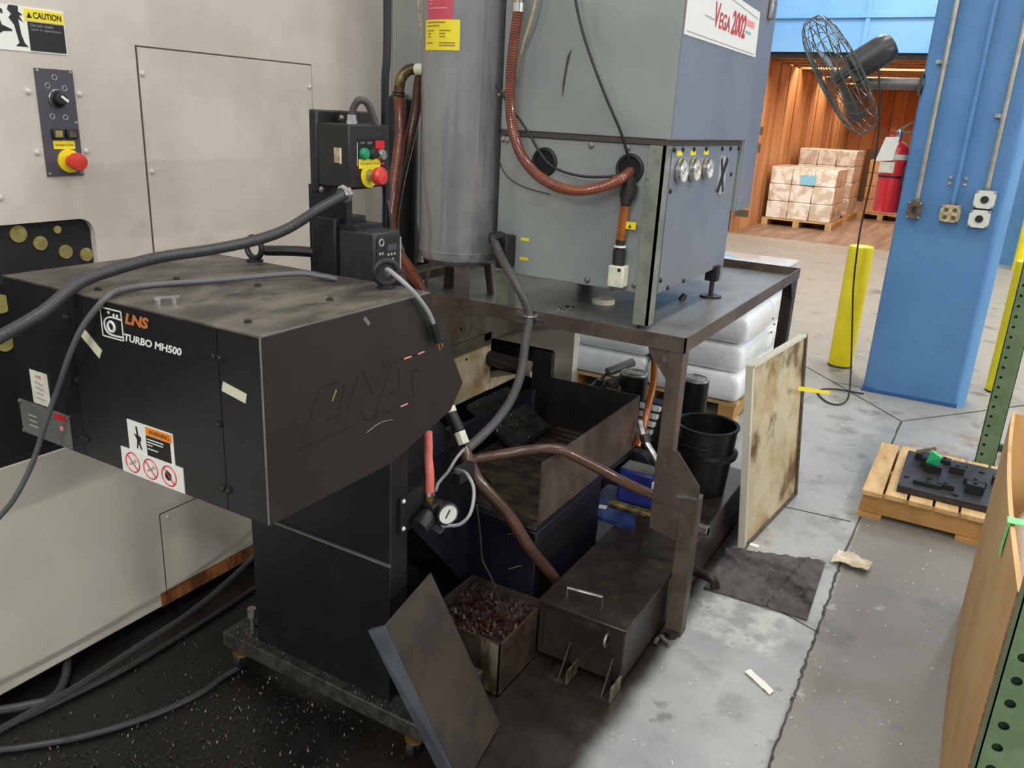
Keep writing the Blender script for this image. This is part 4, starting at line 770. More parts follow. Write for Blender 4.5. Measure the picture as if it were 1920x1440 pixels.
sw = MB().box(-.872, -.868, 2.975, 3.065, 1.363, 1.497).build('warning_sticker', 'grey_print', ch)
MB().bar((-.8675, 2.98, 1.37), (-.8675, 3.06, 1.49), .03, .001, Xp).bar((-.8672, 2.985, 1.49), (-.8672, 3.05, 1.37), .02, .001, Xp).build('sticker_print', 'black_print', sw)
for y, zz in ((2.482, 1.523), (2.56, 1.523), (2.67, 1.523), (2.80, 1.523), (2.985, 1.523), (3.09, 1.523), (3.198, 1.523), (3.14, 1.43), (2.484, 1.40), (2.484, 1.12), (2.56, 1.085), (2.72, 1.085), (3.07, 1.085)): screw(ch, (-.872, y, zz), (1, 0, 0), .006, 'bolt_dark')
st = MB().slab([(-.8625, 2.432, 1.845), (-.8625, 3.228, 1.845), (-.8625, 3.215, 1.995), (-.8625, 2.432, 2.02)], .0012).build('name_sign', 'white', ch)
text('V', 'red', ch, (-.8608, 2.690, 1.893), Yp, Zp, .058, .072, bold=.02, shear=.1); text('EGA', 'red', ch, (-.8608, 2.745, 1.893), Yp, Zp, .120, .048, bold=.02, shear=.1); text('2002', 'red', ch, (-.8608, 2.88, 1.890), Yp, Zp, .17, .075, bold=.03, shear=.15)
MB().bar((-.8610, 3.06, 1.945), (-.8610, 3.16, 1.945), .02, .0006, Xp).build('sign_print', 'pink', ch); MB().bar((-.8610, 3.05, 1.915), (-.8610, 3.13, 1.915), .008, .0006, Xp).build('sign_print', 'teal', ch)
MB().bar((-.8610, 2.60, 1.915), (-.8610, 2.72, 1.912), .004, .0006, Xp).bar((-.8610, 2.45, 1.856), (-.8610, 3.2, 1.853), .003, .0006, Xp).bar((-.8610, 2.80, 1.995), (-.8610, 3.2, 1.972), .003, .0006, Xp).build('sign_print', 'grey_print', ch)
MB().box(-.863, -.845, 3.325, 3.365, 1.985, 2.055).build('latch', 'zinc', ch, bev=.006)
for x in (-1.285, -.987):
    MB().torus((x, 2.424, 1.46), (0, 1, 0), .040, .007, 28, 8).build('grommet', 'rubber_black', ch); MB().cyl((x, 2.423, 1.46), (x, 2.4235, 1.46), .038, n=24).build('port_hole', 'void_black', ch)
for x, zz in ((-1.123, 1.522), (-.92, 1.435), (-1.445, 1.522), (-1.0, 1.522), (-.905, 1.52), (-1.10, 1.098), (-1.01, 1.085), (-.935, 1.105), (-1.43, 1.52)): screw(ch, (x, 2.42 if x > -.93 else 2.425, zz), (0, -1, 0), .0075, 'zinc')
MB().prism([(-1.235, 1.70), (-1.225, 1.78), (-1.212, 1.80), (-1.222, 1.745), (-1.232, 1.66)], 'y', 2.418, 2.4195).build('scrape_mark', 'joint_dark', ch)
for zz in (1.198, 1.132): plate(ch, 'yellow_tag', 'yellow', (-1.358, 2.4245, zz), Xp, Zp, .032, .010, .001)
# outlet pipework on the chiller front
pw = thing('outlet_pipe', 'threaded pipe with orange hose piece and white valve on chiller front', 'pipe', (-.98, 2.40, 1.09))
MB().cyl((-.972, 2.40, 1.44), (-.980, 2.40, 1.36), .020, n=8).cyl((-.970, 2.40, 1.415), (-.978, 2.40, 1.375), .026, n=8).cyl((-.979, 2.40, 1.37), (-.983, 2.40, 1.345), .016, .013).build('union', 'bolt_dark', pw)
MB().cyl((-.981, 2.40, 1.35), (-.986, 2.40, 1.245), .0145).build('hose_piece', 'hose_orange', pw); MB().cyl((-.986, 2.40, 1.245), (-.987, 2.40, 1.185), .0145).build('nipple', 'rubber_black', pw)
MB().cyl((-.986, 2.40, 1.228), (-.986, 2.40, 1.222), .019).build('clip_ring', 'white', pw); MB().cyl((-.987, 2.40, 1.215), (-.986, 2.40, 1.165), .021, n=8).build('coupling', 'bolt_dark', pw)
MB().box(-1.008, -.956, 2.372, 2.424, 1.098, 1.166).build('valve_block', 'off_white', pw, bev=.004); plate(pw, 'tag', 'yellow', (-.972, 2.396, 1.282), Xp, Zp, .034, .022, .001); MB().prism([(-.962, 1.286), (-.952, 1.286), (-.957, 1.298)], 'y', 2.394, 2.3948).build('tag_print', 'black_print', pw)
screw(pw, (-.97, 2.372, 1.155), (0, -1, 0), .004, 'bolt_dark')
vb = thing('drain_valve', 'black valve cluster low on the chiller beside the tank', 'valve', (-1.39, 2.40, 1.09))
MB().box(-1.42, -1.375, 2.36, 2.424, 1.105, 1.215).build('valve_body', 'plastic_black', vb, bev=.006); MB().cyl((-1.45, 2.38, 1.20), (-1.40, 2.38, 1.205), .018).cyl((-1.395, 2.36, 1.20), (-1.395, 2.34, 1.22), .016).build('elbow', 'plastic_black', vb)
MB().cyl((-1.155, 2.70, .966), (-1.155, 2.70, .984), .042, n=28).build('plastic_puck', 'off_white', label='round cream plastic puck lying on the table under the chiller', cat='puck')
sheetgrid([(-1.235, 2.49, .966), (-1.185, 2.50, .966), (-1.18, 2.53, .966), (-1.225, 2.52, .966)], 8, 4, lambda u, v: .970+random.uniform(0, .012), 'foil_scrap', 'chrome', 'crumpled shiny foil scrap on the table in front of the chiller', 'scrap')
MB().cyl((-.945, 2.95, .967), (-.935, 2.96, .99), .014, .010, n=8).build('bolt', 'bolt_dark', label='loose dark bolt on the table below the gauge panel', cat='bolt')

# ================================================================== RECEIVER TANK
rc = thing('receiver_tank', 'tall grey pressure tank with red and yellow stickers on the table', 'tank', (-1.625, 2.45, .966))
tx, ty, tr_ = -1.625, 2.455, .1465
MB().lathe([(0, 1.070), (.06, 1.074), (.11, 1.086), (.138, 1.108), (tr_, 1.135), (tr_, 2.5)], (tx, ty, 0), n=48).build('vessel', 'receiver_grey', rc)
MB().lathe([(tr_+.0008, 1.134), (tr_+.0015, 1.137), (tr_+.0008, 1.140)], (tx, ty, 0), n=48).build('weld_seam', 'receiver_grey', rc)
MB().cyl((tx+.02, ty-.01, 1.035), (tx+.02, ty-.01, 1.078), .016, n=8).build('drain_plug', 'zinc', rc)
for a in (-2.45, -.9, .9, 2.4):
    c_, s2 = math.cos(a), math.sin(a); MB().bar((tx+c_*.10, ty+s2*.10, 1.12), (tx+c_*.125, ty+s2*.125, .966), .055, .008, (c_, s2, 0)).build('leg', 'plate_brown', rc)
def curved(a0, a1, z0, z1, mat, name, e=.0012, n=10):
    vs = []; 
    for i in range(n+1):
        a = a0+(a1-a0)*i/n
        for R in (tr_+e, tr_-.004): vs += [(tx+R*math.cos(a), ty+R*math.sin(a), z0), (tx+R*math.cos(a), ty+R*math.sin(a), z1)]
    fs = [(i*4, i*4+4, i*4+5, i*4+1) for i in range(n)]+[(i*4+1, i*4+5, i*4+7, i*4+3) for i in range(n)]+[(i*4, i*4+2, i*4+6, i*4+4) for i in range(n)]+[(0, 1, 3, 2), (n*4, n*4+2, n*4+3, n*4+1)]
    MB().add(vs, fs).build(name, mat, rc)
aL = -math.pi*.5-.0
curved(-1.98, -1.28, 1.876, 2.10, 'label_red', 'red_label'); curved(-2.06, -1.12, 1.786, 1.876, 'yellow', 'yellow_label', .0018)
for k, (zz, b_) in enumerate(((1.958, -1.34), (1.944, -1.72), (1.932, -1.34), (1.922, -1.83), (1.908, -1.42), (1.970, -1.6))): curved(-1.92, b_, zz, zz+.003, 'pink', 'label_text', .0018)
text_rows = ((1.866, -1.98, -1.45), (1.856, -1.98, -1.60), (1.842, -1.98, -1.75), (1.842, -1.60, -1.33), (1.833, -1.95, -1.85), (1.833, -1.60, -1.45), (1.824, -1.95, -1.85), (1.824, -1.60, -1.45), (1.806, -1.98, -1.78), (1.806, -1.60, -1.22), (1.798, -1.60, -1.22))
for zz, a_, b_ in text_rows: curved(a_, b_, zz, zz+.004, 'ink_soft', 'label_text', .0024, 5)
MB().cyl((tx-.14, ty-.02, 1.735), (tx-.185, ty-.025, 1.732), .020, n=16).build('inlet_port', 'off_white', rc)

# ================================================================== COOLANT TANK, CHIP BOX, BUCKET, PUMPS
tk = thing('coolant_tank', 'low dark steel coolant tank with a lidded top and handle', 'tank', (-.80, 2.6, 0))
MB().box(-.950, -.668, 1.932, 3.32, .022, .198).build('tank_body', 'tank_steel', tk, bev=.004)
ld = MB().box(-.953, -.662, 1.924, 2.60, .199, .210).build('lid', 'tank_steel', tk, bev=.003)
MB().tube([(-.885, 1.985, .208), (-.885, 1.985, .243), (-.775, 2.0, .243), (-.775, 2.0, .208)], .005, 8, 1).build('lid_handle', 'zinc', ld)
for x in (-.885, -.775): screw(ld, (x, 1.97 if x < -.8 else 1.985, .210), (0, 0, 1), .005, 'bolt_dark')
MB().torus((-.722, 1.930, .155), (1, 0, 0), .020, .005, 20, 8, -math.pi, math.pi).build('lifting_eye', 'zinc', tk)
for x in (-.84, -.70):
    MB().prism([(1.932, .10), (1.932, 0), (1.862, 0), (1.862, .008)], 'x', x, x+.005).build('foot_gusset', 'tank_steel', tk); MB().box(x-.035, x+.035, 1.855, 1.935, 0, .006).build('foot_plate', 'tank_steel', tk)
    MB().box(x+.028, x+.033, 1.862, 1.935, .006, .05).build('foot_gusset', 'bare_steel', tk)
MB().bar((-.935, 1.928, .19), (-.935, 1.928, .07), .012, .006, -Yp).build('hinge_strip', 'bolt_dark', tk)
MB().tube([(-.668, 2.62, .06), (-.60, 2.60, .06), (-.585, 2.60, .03)], .018, 10, 3).build('drain_stub', 'tank_steel', tk)
MB().bar((-.655, 2.24, .012), (-.615, 2.21, .012), .012, .010).bar((-.655, 2.22, .015), (-.655, 2.19, .018), .010, .010).build('bolt_bits', 'zinc', label='small bright hardware bits at the table leg foot', cat='hardware')
cbx = thing('chip_box', 'open steel bin full of dark red metal chips', 'bin', (-1.02, 1.82, 0))
MB().box(-1.09, -.952, 1.706, 1.711, 0, .178).build('front_wall', 'chip_box_steel', cbx); MB().box(-.957, -.951, 1.706, 1.926, 0, .178).build('right_wall', 'chip_box_steel', cbx); MB().box(-1.21, -1.09, 1.706, 1.711, 0, .178).build('front_wall', 'slab_dark', cbx)
MB().box(-1.22, -1.214, 1.706, 1.97, 0, .178).build('left_wall', 'slab_dark', cbx); MB().box(-1.22, -.951, 1.966, 1.971, 0, .178).build('rear_wall', 'slab_dark', cbx); MB().box(-1.22, -.951, 1.706, 1.97, 0, .005).build('bin_floor', 'slab_dark', cbx)
MB().prism([(-1.012, .012), (-.962, .004), (-.958, .172), (-1.018, .176)], 'y', 1.7035, 1.706).build('reflection_patch', 'bare_steel', cbx, label='pale strip standing for a reflection on the steel')  # bright reflection painted onto the bin front as a pale patch
def chips(n, fpos, mat, name, label, l0, l1, cat='metal chips', base=None):
    mb = MB()
    for i in range(n):
        p = V(fpos()); a = random.uniform(0, 6.28); el = random.uniform(-.3, .6); d = V((math.cos(a)*math.cos(el), math.sin(a)*math.cos(el), math.sin(el))); s = d.cross(Zp).normalized(); l = random.uniform(l0, l1); w = l*random.uniform(.08, .2); u = s.cross(d)
        k = random.uniform(.1, .5)*l
        mb.add([p-s*w, p+s*w, p+d*l*.5+u*k-s*w, p+d*l*.5+u*k+s*w, p+d*l-s*w, p+d*l+s*w], [(0, 1, 3, 2), (2, 3, 5, 4)])
    mb.build(name, mat, label=label, cat=cat, kind='stuff', base=base)
sheetgrid([(-1.212, 1.712, 0), (-.958, 1.712, 0), (-.958, 1.965, 0), (-1.212, 1.965, 0)], 24, 24, lambda u, v: .115+.03*v+random.uniform(0, .018), 'chip_pile', 'chips_bed', 'heap of dark red metal chips inside the steel bin', 'metal chips')['kind'] = 'stuff'
chips(500, lambda: (random.uniform(-1.2, -.97), random.uniform(1.72, 1.96), random.uniform(.13, .16)), 'chips_red', 'loose_chips', 'curled reddish chips lying on top of the bin heap', .012, .03)
chips(1500, lambda: (random.triangular(-2.0, -.95, -1.5), random.uniform(.75, 1.42), .001), 'chips_steel', 'floor_chips', 'fine bright metal chips scattered on the oily floor by the stand', .004, .013)
chips(700, lambda: (random.uniform(-1.7, -1.0), random.uniform(1.39, 1.45), .106), 'chips_steel', 'base_chips', 'fine chips dusting the conveyor base bar', .003, .008)
chips(250, lambda: (lambda u, v: (-1.60+.30*u+.03*v, 2.50-.14*u+.24*v, .533-.055*u+.01*v))(random.random(), random.random()), 'chips_steel', 'plate_chips', 'bright chips caught on the sloping deflector plate', .005, .018)
chips(160, lambda: (random.uniform(-.6, .2), random.uniform(1.6, 4.0), .0012), 'paper', 'floor_debris', 'tiny pale specks of debris on the grey aisle floor', .004, .010, 'debris')
# chip-coolant sump and pumps behind
sm = MB().box(-1.52, -.965, 3.36, 3.74, 0, .20).build('coolant_sump', 'navy_black', label='black coolant sump carrying two pump motors behind the table leg', cat='sump', bev=.004)
for x, y, h, lab in ((-1.33, 3.56, .452, 'black pump motor with ringed cap left of the table leg'), (-1.035, 3.57, .482, 'black pump motor with ringed cap right of the table leg')):
    t = thing('pump_motor', lab, 'pump', (x, y, .2), 'coolant pump motors'); r = .068
    MB().lathe([(r, .2), (r, h-.012), (r*.97, h-.004)], (x, y, 0), n=28).build('motor_can', 'bucket_black', t); MB().lathe([(r*.98, h-.012), (r*1.02, h-.006), (r*.97, h), (r*.4, h+.002), (0, h+.002)], (x, y, 0), n=28).build('fan_cap', 'zinc', t)
    for q_ in (.3, .55, .8): MB().torus((x, y, h+.002), Zp, r*q_, .002, 24, 5).build('cap_ring', 'metal_plate', t)
bk = thing('bucket', 'black plastic bucket with wide collar standing on the coolant tank', 'bucket', (-.80, 3.02, .2))
MB().lathe([(.092, .200), (.098, .205), (.110, .352), (.128, .356), (.131, .372), (.113, .380), (.118, .470), (.124, .474), (.124, .482), (.112, .480), (.105, .36), (.094, .212), (0, .212)], (-.80, 3.02, 0), n=40).build('pail', 'bucket_black', bk)
MB().torus((-.80, 3.02, .384), (0, .25, 1), .126, .004, 32, 6, math.pi*.9, math.pi*1.9).build('bail', 'bolt_dark', bk)
pm = thing('pump', 'blue coolant pump on a blue base plate beside the trough', 'pump', (-.98, 2.66, .2))
MB().box(-1.018, -.878, 2.66, 2.76, .225, .362).build('pump_housing', 'pump_blue', pm, bev=.010); MB().box(-1.01, -.886, 2.668, 2.752, .3615, .3635).build('housing_top', 'metal_plate', pm)
MB().box(-1.10, -.86, 2.50, 2.78, .21, .226).build('base_plate', 'pump_base', pm); plate(pm, 'label', 'white', (-1.045, 2.56, .2265), (1, .25, 0), (-.25, 1, 0), .03, .03, .001); MB().box(-.875, -.862, 2.64, 2.66, .30, .345).build('plug', 'white', pm)
MB().tube([(-.975, 2.72, .54), (-.95, 2.70, .50), (-.925, 2.69, .47), (-.88, 2.68, .42), (-.865, 2.68, .36)], .012, 10, 4).build('suction_pipe', 'zinc', pm); MB().cyl((-.945, 2.70, .50), (-.93, 2.69, .475), .02, n=8).build('union_nut', 'bolt_dark', pm)
MB().cyl((-1.0, 2.79, .33), (-1.0, 2.84, .33), .055, n=24).build('pulley_guard', 'plastic_black', pm)
bp_ = thing('brass_pipe', 'short worn brass pipe crossing behind the table leg', 'pipe', (-.8, 2.45, .21))
MB().cyl((-.955, 2.45, .318), (-.60, 2.45, .318), .016, n=14).build('pipe', 'brass_old', bp_); MB().cyl((-.64, 2.45, .318), (-.60, 2.45, .318), .02, n=8).build('pipe_cap', 'zinc', bp_); MB().box(-.85, -.82, 2.435, 2.465, .21, .306).build('pipe_support', 'tank_steel', bp_)
tp = thing('pipe_fittings', 'tangle of grey pipe fittings piled on the sump', 'fittings', (-1.43, 3.42, .2))
for i, (a, b, r, m) in enumerate((((-1.50, 3.36, .36), (-1.44, 3.60, .455), .010, 'zinc'), ((-1.45, 3.52, .44), (-1.38, 3.66, .47), .022, 'metal_plate'), ((-1.44, 3.48, .39), (-1.37, 3.60, .41), .02, 'metal_plate'), ((-1.45, 3.46, .36), (-1.39, 3.38, .43), .010, 'bolt_dark'), ((-1.46, 3.42, .20), (-1.46, 3.44, .42), .014, 'bolt_dark'), ((-1.49, 3.40, .33), (-1.40, 3.45, .35), .010, 'zinc'))): MB().cyl(a, b, r, n=10).build('fitting', m, tp)
vs_ = thing('hose_manifold', 'white and black valve manifold beside the orange hose', 'manifold', (-1.04, 2.98, 0))
MB().box(-1.06, -.98, 2.98, 3.04, .0, .53).build('manifold_body', 'plastic_black', vs_)
for k in range(5): MB().box(-1.085, -1.015+.008*k, 2.955, 2.98, .365+k*.035, .382+k*.035).build('port_block', 'white', vs_)
# ---------------- shrink-wrapped pallet of bags
wp = thing('wrapped_pallet', 'shrink-wrapped pallet of white bags behind the steel table', 'pallet load', (-1.58, 5.0, 0))
for x in (-2.10, -1.62, -1.12): MB().box(x, x+.09, 4.40, 5.58, .018, .10).build('stringer', 'wood_pallet_dark', wp)
for i in range(8): MB().box(-2.11, -1.02, 4.40+i*.158, 4.48+i*.158, .10, .118).build('deck_board', 'wood_pallet', wp)
for i in range(3): MB().box(-2.11, -1.02, 4.40+i*.54, 4.50+i*.54, 0, .018).build('bottom_board', 'wood_pallet', wp)
for L in range(4):
    for i in range(2):
        for k in range(2):
            xa = -2.12+i*.545; ya = 4.38+k*.60; zz = .115+L*.168
            MB().puff(xa, xa+.56+random.uniform(-.01, .015), ya+random.uniform(-.012, .012), ya+.62, zz, zz+.178, .14, 28, 10, .005).build('bag', 'film_bag', wp)
MB().box(-2.11, -1.02, 4.40, 5.58, .775, .79).build('top_sheet', 'film_top', wp, bev=.006)
MB().tube([(-1.75, 5.45, .792), (-1.5, 5.40, .792), (-1.32, 5.28, .792), (-1.22, 5.18, .792)], .006, 6, 4).build('green_cord', 'teal', wp)
for k, (y, zz) in enumerate(((4.86, .56), (4.93, .52), (5.0, .47), (4.95, .43), (5.05, .40), (5.1, .36))): MB().bar((-1.008, y, zz), (-1.008, y+.05, zz-.012), .012, .001, Xp).build('handwriting', 'bolt_dark', wp)

# ================================================================== HOSES AND CABLES
def hose(name, label, pts, r, mat, cat='hose', sub=6, n=10, group=None):
    return MB().tube(pts, r, n, sub).build(name, mat, label=label, cat=cat, group=group)
def ribbed(P, r, pitch, amp):
    L = sum((P[i+1]-P[i]).length for i in range(len(P)-1)); m = int(L/pitch*3); out = []; cum = [0]
    for i in range(len(P)-1): cum.append(cum[-1]+(P[i+1]-P[i]).length)
    for j in range(m+1):
        s = L*j/m; k = 0
        while k < len(cum)-2 and cum[k+1] < s: k += 1
        out.append(P[k].lerp(P[k+1], (s-cum[k])/max(1e-9, cum[k+1]-cum[k])))
    return out, (lambda t: r+amp*(1 if int(round(t*m)) % 3 == 1 else 0))
P_, rf = ribbed(spline([(-1.318, 1.492, 1.402), (-1.345, 1.44, 1.372), (-1.388, 1.38, 1.327), (-1.407, 1.3, 1.306), (-1.453, 1.22, 1.289), (-1.501, 1.12, 1.277), (-1.503, 1.02, 1.266), (-1.493, .93, 1.251), (-1.489, .85, 1.208), (-1.513, .78, 1.17), (-1.511, .72, 1.146), (-1.51, .5, 1.05)], 6), .0118, .0055, .0010)
MB().tube(P_, rf, 12, 1).build('corrugated_conduit', 'cable_corr', label='thick corrugated black conduit sweeping over the conveyor head', cat='conduit')
hose('power_cable', 'thin grey cable lying over the conveyor head and falling past its logo side', [(-1.212, 1.347, 1.238), (-1.249, 1.333, 1.242), (-1.297, 1.301, 1.245), (-1.378, 1.151, 1.24), (-1.429, 1.048, 1.239), (-1.429, .977, 1.240), (-1.405, .925, 1.236), (-1.441, .9, 1.186), (-1.478, .89, 1.129), (-1.539, .89, 1.04), (-1.578, .88, .965), (-1.633, .87, .86), (-1.682, .85, .773), (-1.74, .84, .711), (-1.805, .82, .644)], .0058, 'cable_grey', 'cable')
pc = thing('plug_cord', 'grey cord with black three-pin plug hanging over the conveyor end', 'cord', (-1.0, 1.35, 1.1))
MB().tube([(-1.09, 1.37, 1.262), (-1.05, 1.32, 1.285), (-1.005, 1.305, 1.272), (-.987, 1.331, 1.241), (-.985, 1.375, 1.196), (-.985, 1.399, 1.16)], .0048, 8, 5).build('cord', 'tube_grey', pc); MB().cyl((-.985, 1.394, 1.168), (-.985, 1.416, 1.124), .009, .011, n=10).build('plug_body', 'plastic_black', pc)
for d_ in (-.005, .005): MB().bar((-.985, 1.416+d_, 1.124+d_*.5), (-.985, 1.426+d_, 1.104+d_*.5), .002, .005, Yp).build('prong', 'brass', pc)
hose('floor_cable', 'thick black cable sagging along the machine base, nearest the white panel', [(-1.98, 1.9, .22), (-1.9, 1.704, .175), (-1.85, 1.554, .165), (-1.8, 1.349, .165), (-1.78, 1.157, .168), (-1.75, .968, .18), (-1.73, .763, .2), (-1.70, .55, .22)], .0085, 'cable_corr', 'cable', group='cables by the machine base')
hose('floor_cable', 'black cable curving on the oily floor below the conveyor caster', [(-1.652, 1.38, .010), (-1.657, 1.326, .009), (-1.655, 1.252, .009), (-1.674, 1.161, .009), (-1.715, 1.059, .009), (-1.774, .961, .009), (-1.845, .878, .009), (-1.897, .827, .009), (-2.05, .70, .009)], .0085, 'cable_corr', 'cable', group='cables by the machine base')
hose('floor_cable', 'short black cable coming out from under the machine base at far left', [(-2.14, 1.16, .02), (-2.02, 1.08, .02), (-1.958, 1.005, .02), (-1.986, .949, .02), (-2.025, .901, .02), (-2.12, .80, .02)], .012, 'cable_corr', 'cable', group='cables by the machine base')
hose('floor_cable', 'black cable lying on the floor under the sagging cable', [(-1.93, 1.85, .010), (-1.932, 1.709, .010), (-1.921, 1.561, .010), (-1.916, 1.39, .010), (-1.916, 1.203, .010), (-1.939, 1.022, .010), (-1.97, .85, .010)], .009, 'rubber_soft', 'cable', group='cables by the machine base')
hose('coolant_hose', 'glossy brown coolant hose running down to the coolant tank', [(-1.19, 1.85, .67), (-1.165, 1.84, .64), (-1.124, 1.84, .583), (-1.058, 1.90, .475), (-1.012, 1.952, .362), (-.980, 2.02, .262), (-.976, 2.09, .184), (-.977, 2.14, .10), (-.977, 2.16, .03)], .0185, 'hose_brown', n=14)
hose('coolant_hose', 'brown coolant hose arching over the trough side to the table leg', [(-1.20, 1.88, .618), (-1.192, 1.9, .616), (-1.139, 1.95, .626), (-1.057, 2.0, .648), (-.985, 2.055, .650), (-.92, 2.12, .604), (-.85, 2.20, .540), (-.79, 2.29, .478), (-.76, 2.38, .43), (-.75, 2.48, .39)], .0165, 'hose_brown', n=14)
hose('drain_hose', 'dark grey hose from the chiller over the table rim down to the trough', [(-1.425, 2.36, 1.205), (-1.40, 2.33, 1.19), (-1.37, 2.31, 1.16), (-1.314, 2.27, 1.124), (-1.254, 2.25, 1.067), (-1.222, 2.262, .991), (-1.218, 2.24, .907), (-1.206, 2.2, .81), (-1.182, 2.1, .752), (-1.174, 2.0, .713), (-1.179, 1.92, .685), (-1.187, 1.86, .665)], .0145, 'hose_grey', n=12)
cl_pts = [(-1.376, 2.36, 2.3), (-1.376, 2.36, 1.993), (-1.372, 2.36, 1.919), (-1.382, 2.36, 1.829), (-1.386, 2.355, 1.72), (-1.383, 2.355, 1.625), (-1.363, 2.35, 1.545), (-1.32, 2.34, 1.474), (-1.253, 2.33, 1.422), (-1.17, 2.32, 1.393), (-1.101, 2.33, 1.39), (-1.04, 2.35, 1.406), (-.993, 2.38, 1.432), (-.985, 2.43, 1.452)]
def spiral_hose(label, pts, r, mat, rib, pitch, i0=0):
    t = thing('spiral_hose', label, 'hose', pts[-1])
    MB().tube(pts, r, 14, 6).build('tube', mat, t)
    P, _ = ribbed(spline(pts, 6), r, pitch, 0); mb = MB(); P = P[::3]; hp = []
    L = len(P); 
    for i in range(1, L-1):
        tt = (P[i+1]-P[i-1]).normalized(); u, w, a = frame(tt)
        if i % 1 == 0: mb.torus(P[i], tt, r, .0011, 12, 4)
    mb.build('spiral_rib', rib, t); return t
sh = spiral_hose('amber spiral hose looping in front of the chiller cabinet', cl_pts, .0165, 'hose_amber', 'hose_rust', .008)
MB().cyl((-1.373, 2.36, 1.90), (-1.373, 2.36, 1.925), .0205, n=18).build('hose_clamp', 'chrome', sh); MB().cyl((-1.373, 2.36, 1.925), (-1.374, 2.36, 1.98), .018, n=12).build('hose_barb', 'zinc', sh)
h1 = spiral_hose('rust-red spiral hose dropping beside the left of the tank', [(-1.861, 2.40, 1.66), (-1.855, 2.40, 1.60), (-1.845, 2.39, 1.53), (-1.833, 2.36, 1.448), (-1.82, 2.32, 1.342), (-1.79, 2.26, 1.223), (-1.76, 2.25, 1.15), (-1.72, 2.30, 1.05), (-1.70, 2.34, .98)], .019, 'hose_rust', 'hose_amber', .008)
MB().tube([(-1.80, 2.435, 1.733), (-1.831, 2.42, 1.731), (-1.853, 2.405, 1.705), (-1.861, 2.40, 1.66), (-1.861, 2.40, 1.63)], .0185, 14, 5).build('elbow', 'brass_old', h1)
for zz in (1.655, 1.645): MB().torus((-1.861, 2.40, zz), Zp, .021, .0035, 20, 6).build('hose_clamp', 'bolt_dark', h1)
hose('return_hose', 'dark smooth hose hanging between the spiral hose and the tank', [(-1.80, 2.44, 1.715), (-1.815, 2.45, 1.68), (-1.825, 2.45, 1.60), (-1.838, 2.43, 1.49), (-1.858, 2.41, 1.369), (-1.872, 2.39, 1.235), (-1.86, 2.38, 1.159), (-1.80, 2.345, 1.08), (-1.74, 2.31, .99)], .019, 'hose_brown', n=12)
MB().lathe([(.058, 1.02), (.062, 1.03), (.062, 1.60), (.056, 1.635), (.035, 1.652), (0, 1.655)], (-1.955, 2.54, 0), n=24).build('filter_bowl', 'rubber_black', label='black filter housing behind the rust-red spiral hose', cat='filter')
hose('air_hose', 'short salmon red air hose standing up from the regulator', [(-1.120, 1.57, .83), (-1.114, 1.565, .79), (-1.110, 1.56, .761), (-1.104, 1.56, .718), (-1.104, 1.56, .668)], .0115, 'hose_red', n=12)
hose('air_tube', 'thin grey air tube from the round connector to the regulator', [(-1.182, 1.84, .675), (-1.17, 1.78, .668), (-1.143, 1.7, .663), (-1.118, 1.62, .668), (-1.098, 1.58, .668)], .0045, 'tube_grey', 'tube', n=8)
hose('air_tube', 'thin grey air tube looping round the gauge', [(-1.085, 1.65, .698), (-1.075, 1.645, .706), (-1.065, 1.64, .711), (-1.031, 1.62, .718), (-.998, 1.6, .702), (-.982, 1.58, .677), (-.98, 1.56, .641), (-1.002, 1.55, .612), (-1.037, 1.55, .597), (-1.062, 1.545, .588)], .0045, 'tube_grey', 'tube', n=8)
hose('sensor_wire', 'thin black wire hanging in front of the dark trough end', [(-1.077, 1.75, .56), (-1.08, 1.78, .458), (-1.08, 1.8, .362), (-1.058, 1.82, .298), (-1.029, 1.85, .18)], .0028, 'rubber_soft', 'wire', n=6)
cn = thing('power_connector', 'black and cream round locking power connector on a hanging cord', 'connector', (-1.2, 1.84, .67))
MB().tube([(-1.31, 1.87, .86), (-1.28, 1.865, .815), (-1.252, 1.86, .785)], .007, 8, 3).build('cord', 'cable_grey', cn); MB().cyl((-1.252, 1.858, .782), (-1.243, 1.855, .768), .019, n=16).build('cord_grip', 'off_white', cn)
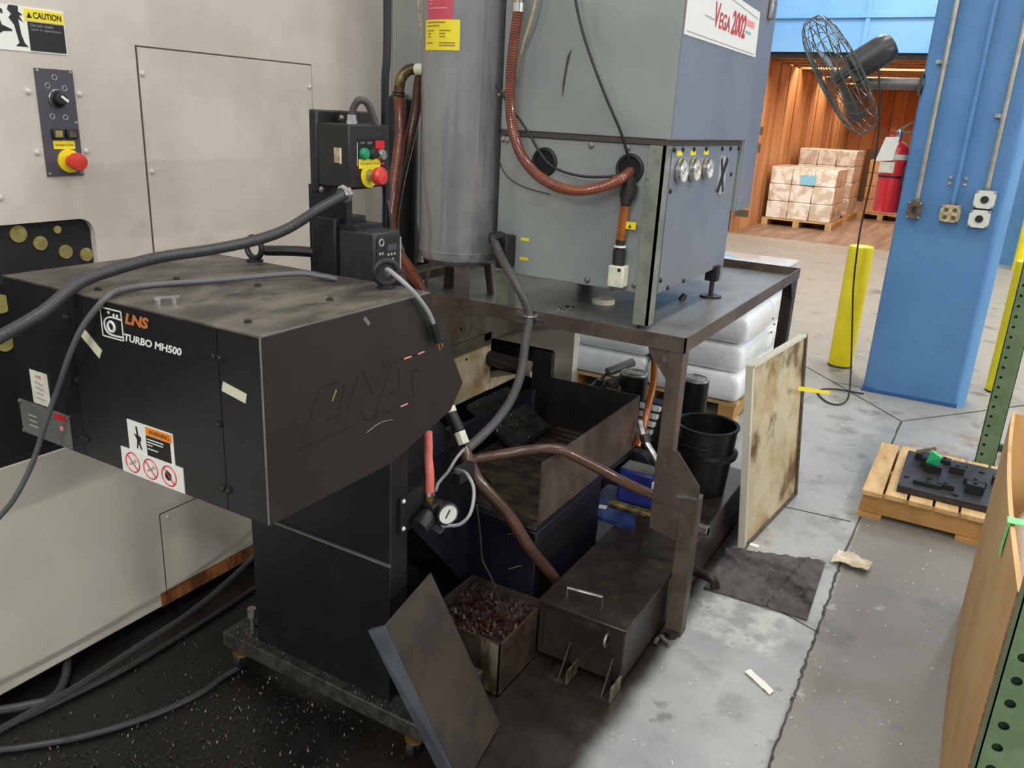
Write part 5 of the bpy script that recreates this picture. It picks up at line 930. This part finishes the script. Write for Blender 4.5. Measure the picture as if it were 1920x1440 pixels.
MB().cyl((-1.243, 1.855, .768), (-1.203, 1.842, .722), .0185, n=16).build('shell', 'rubber_black', cn); MB().cyl((-1.203, 1.842, .722), (-1.183, 1.838, .690), .0175, n=8).build('face_ring', 'off_white', cn)
hose('oil_hose', 'orange-brown hose hanging behind the table leg', [(-1.03, 2.95, .95), (-1.012, 2.9, .80), (-1.007, 2.9, .737), (-.983, 2.85, .651), (-.977, 2.8, .569), (-.974, 2.76, .488), (-.975, 2.72, .44)], .013, 'hose_orange', n=12)
hose('chiller_wire', 'pair of black wires falling down the chiller front into the grommet', [(-1.20, 2.36, 2.2), (-1.186, 2.36, 1.974), (-1.166, 2.36, 1.887), (-1.122, 2.36, 1.785), (-1.064, 2.37, 1.668), (-1.011, 2.39, 1.564), (-.985, 2.425, 1.47)], .0045, 'rubber_black', 'wire', n=8)
hose('chiller_wire', 'black wire sagging across the chiller front between both grommets', [(-1.467, 2.40, 1.689), (-1.418, 2.39, 1.641), (-1.338, 2.38, 1.563), (-1.269, 2.37, 1.485), (-1.219, 2.37, 1.448), (-1.124, 2.37, 1.43), (-1.02, 2.38, 1.438), (-.983, 2.425, 1.46)], .0040, 'rubber_black', 'wire', n=8)
hose('chiller_wire', 'cream wire curving beside the amber hose at the chiller top', [(-1.30, 2.38, 2.2), (-1.318, 2.38, 1.98), (-1.332, 2.38, 1.906), (-1.361, 2.39, 1.832), (-1.408, 2.4, 1.706), (-1.461, 2.41, 1.66)], .0045, 'box_tan', 'wire', n=8)
hose('chiller_wire', 'faint thin wire hanging low on the chiller behind the tank', [(-1.47, 2.412, 1.50), (-1.428, 2.415, 1.414), (-1.354, 2.415, 1.377), (-1.253, 2.418, 1.36)], .0018, 'rubber_soft', 'wire', n=6)
hose('wall_wire', 'tan wire running down the cabinet left of the tank stickers', [(-1.90, 2.56, 2.2), (-1.89, 2.55, 1.95), (-1.86, 2.53, 1.85), (-1.845, 2.52, 1.75)], .006, 'box_tan', 'wire', n=8)
hose('spiral_cable', 'dark blue ribbed cable hanging behind the control box', [(-1.36, 1.69, 1.42), (-1.345, 1.69, 1.37), (-1.338, 1.69, 1.32), (-1.335, 1.685, 1.25)], .006, 'navy_black', 'cable', n=8)
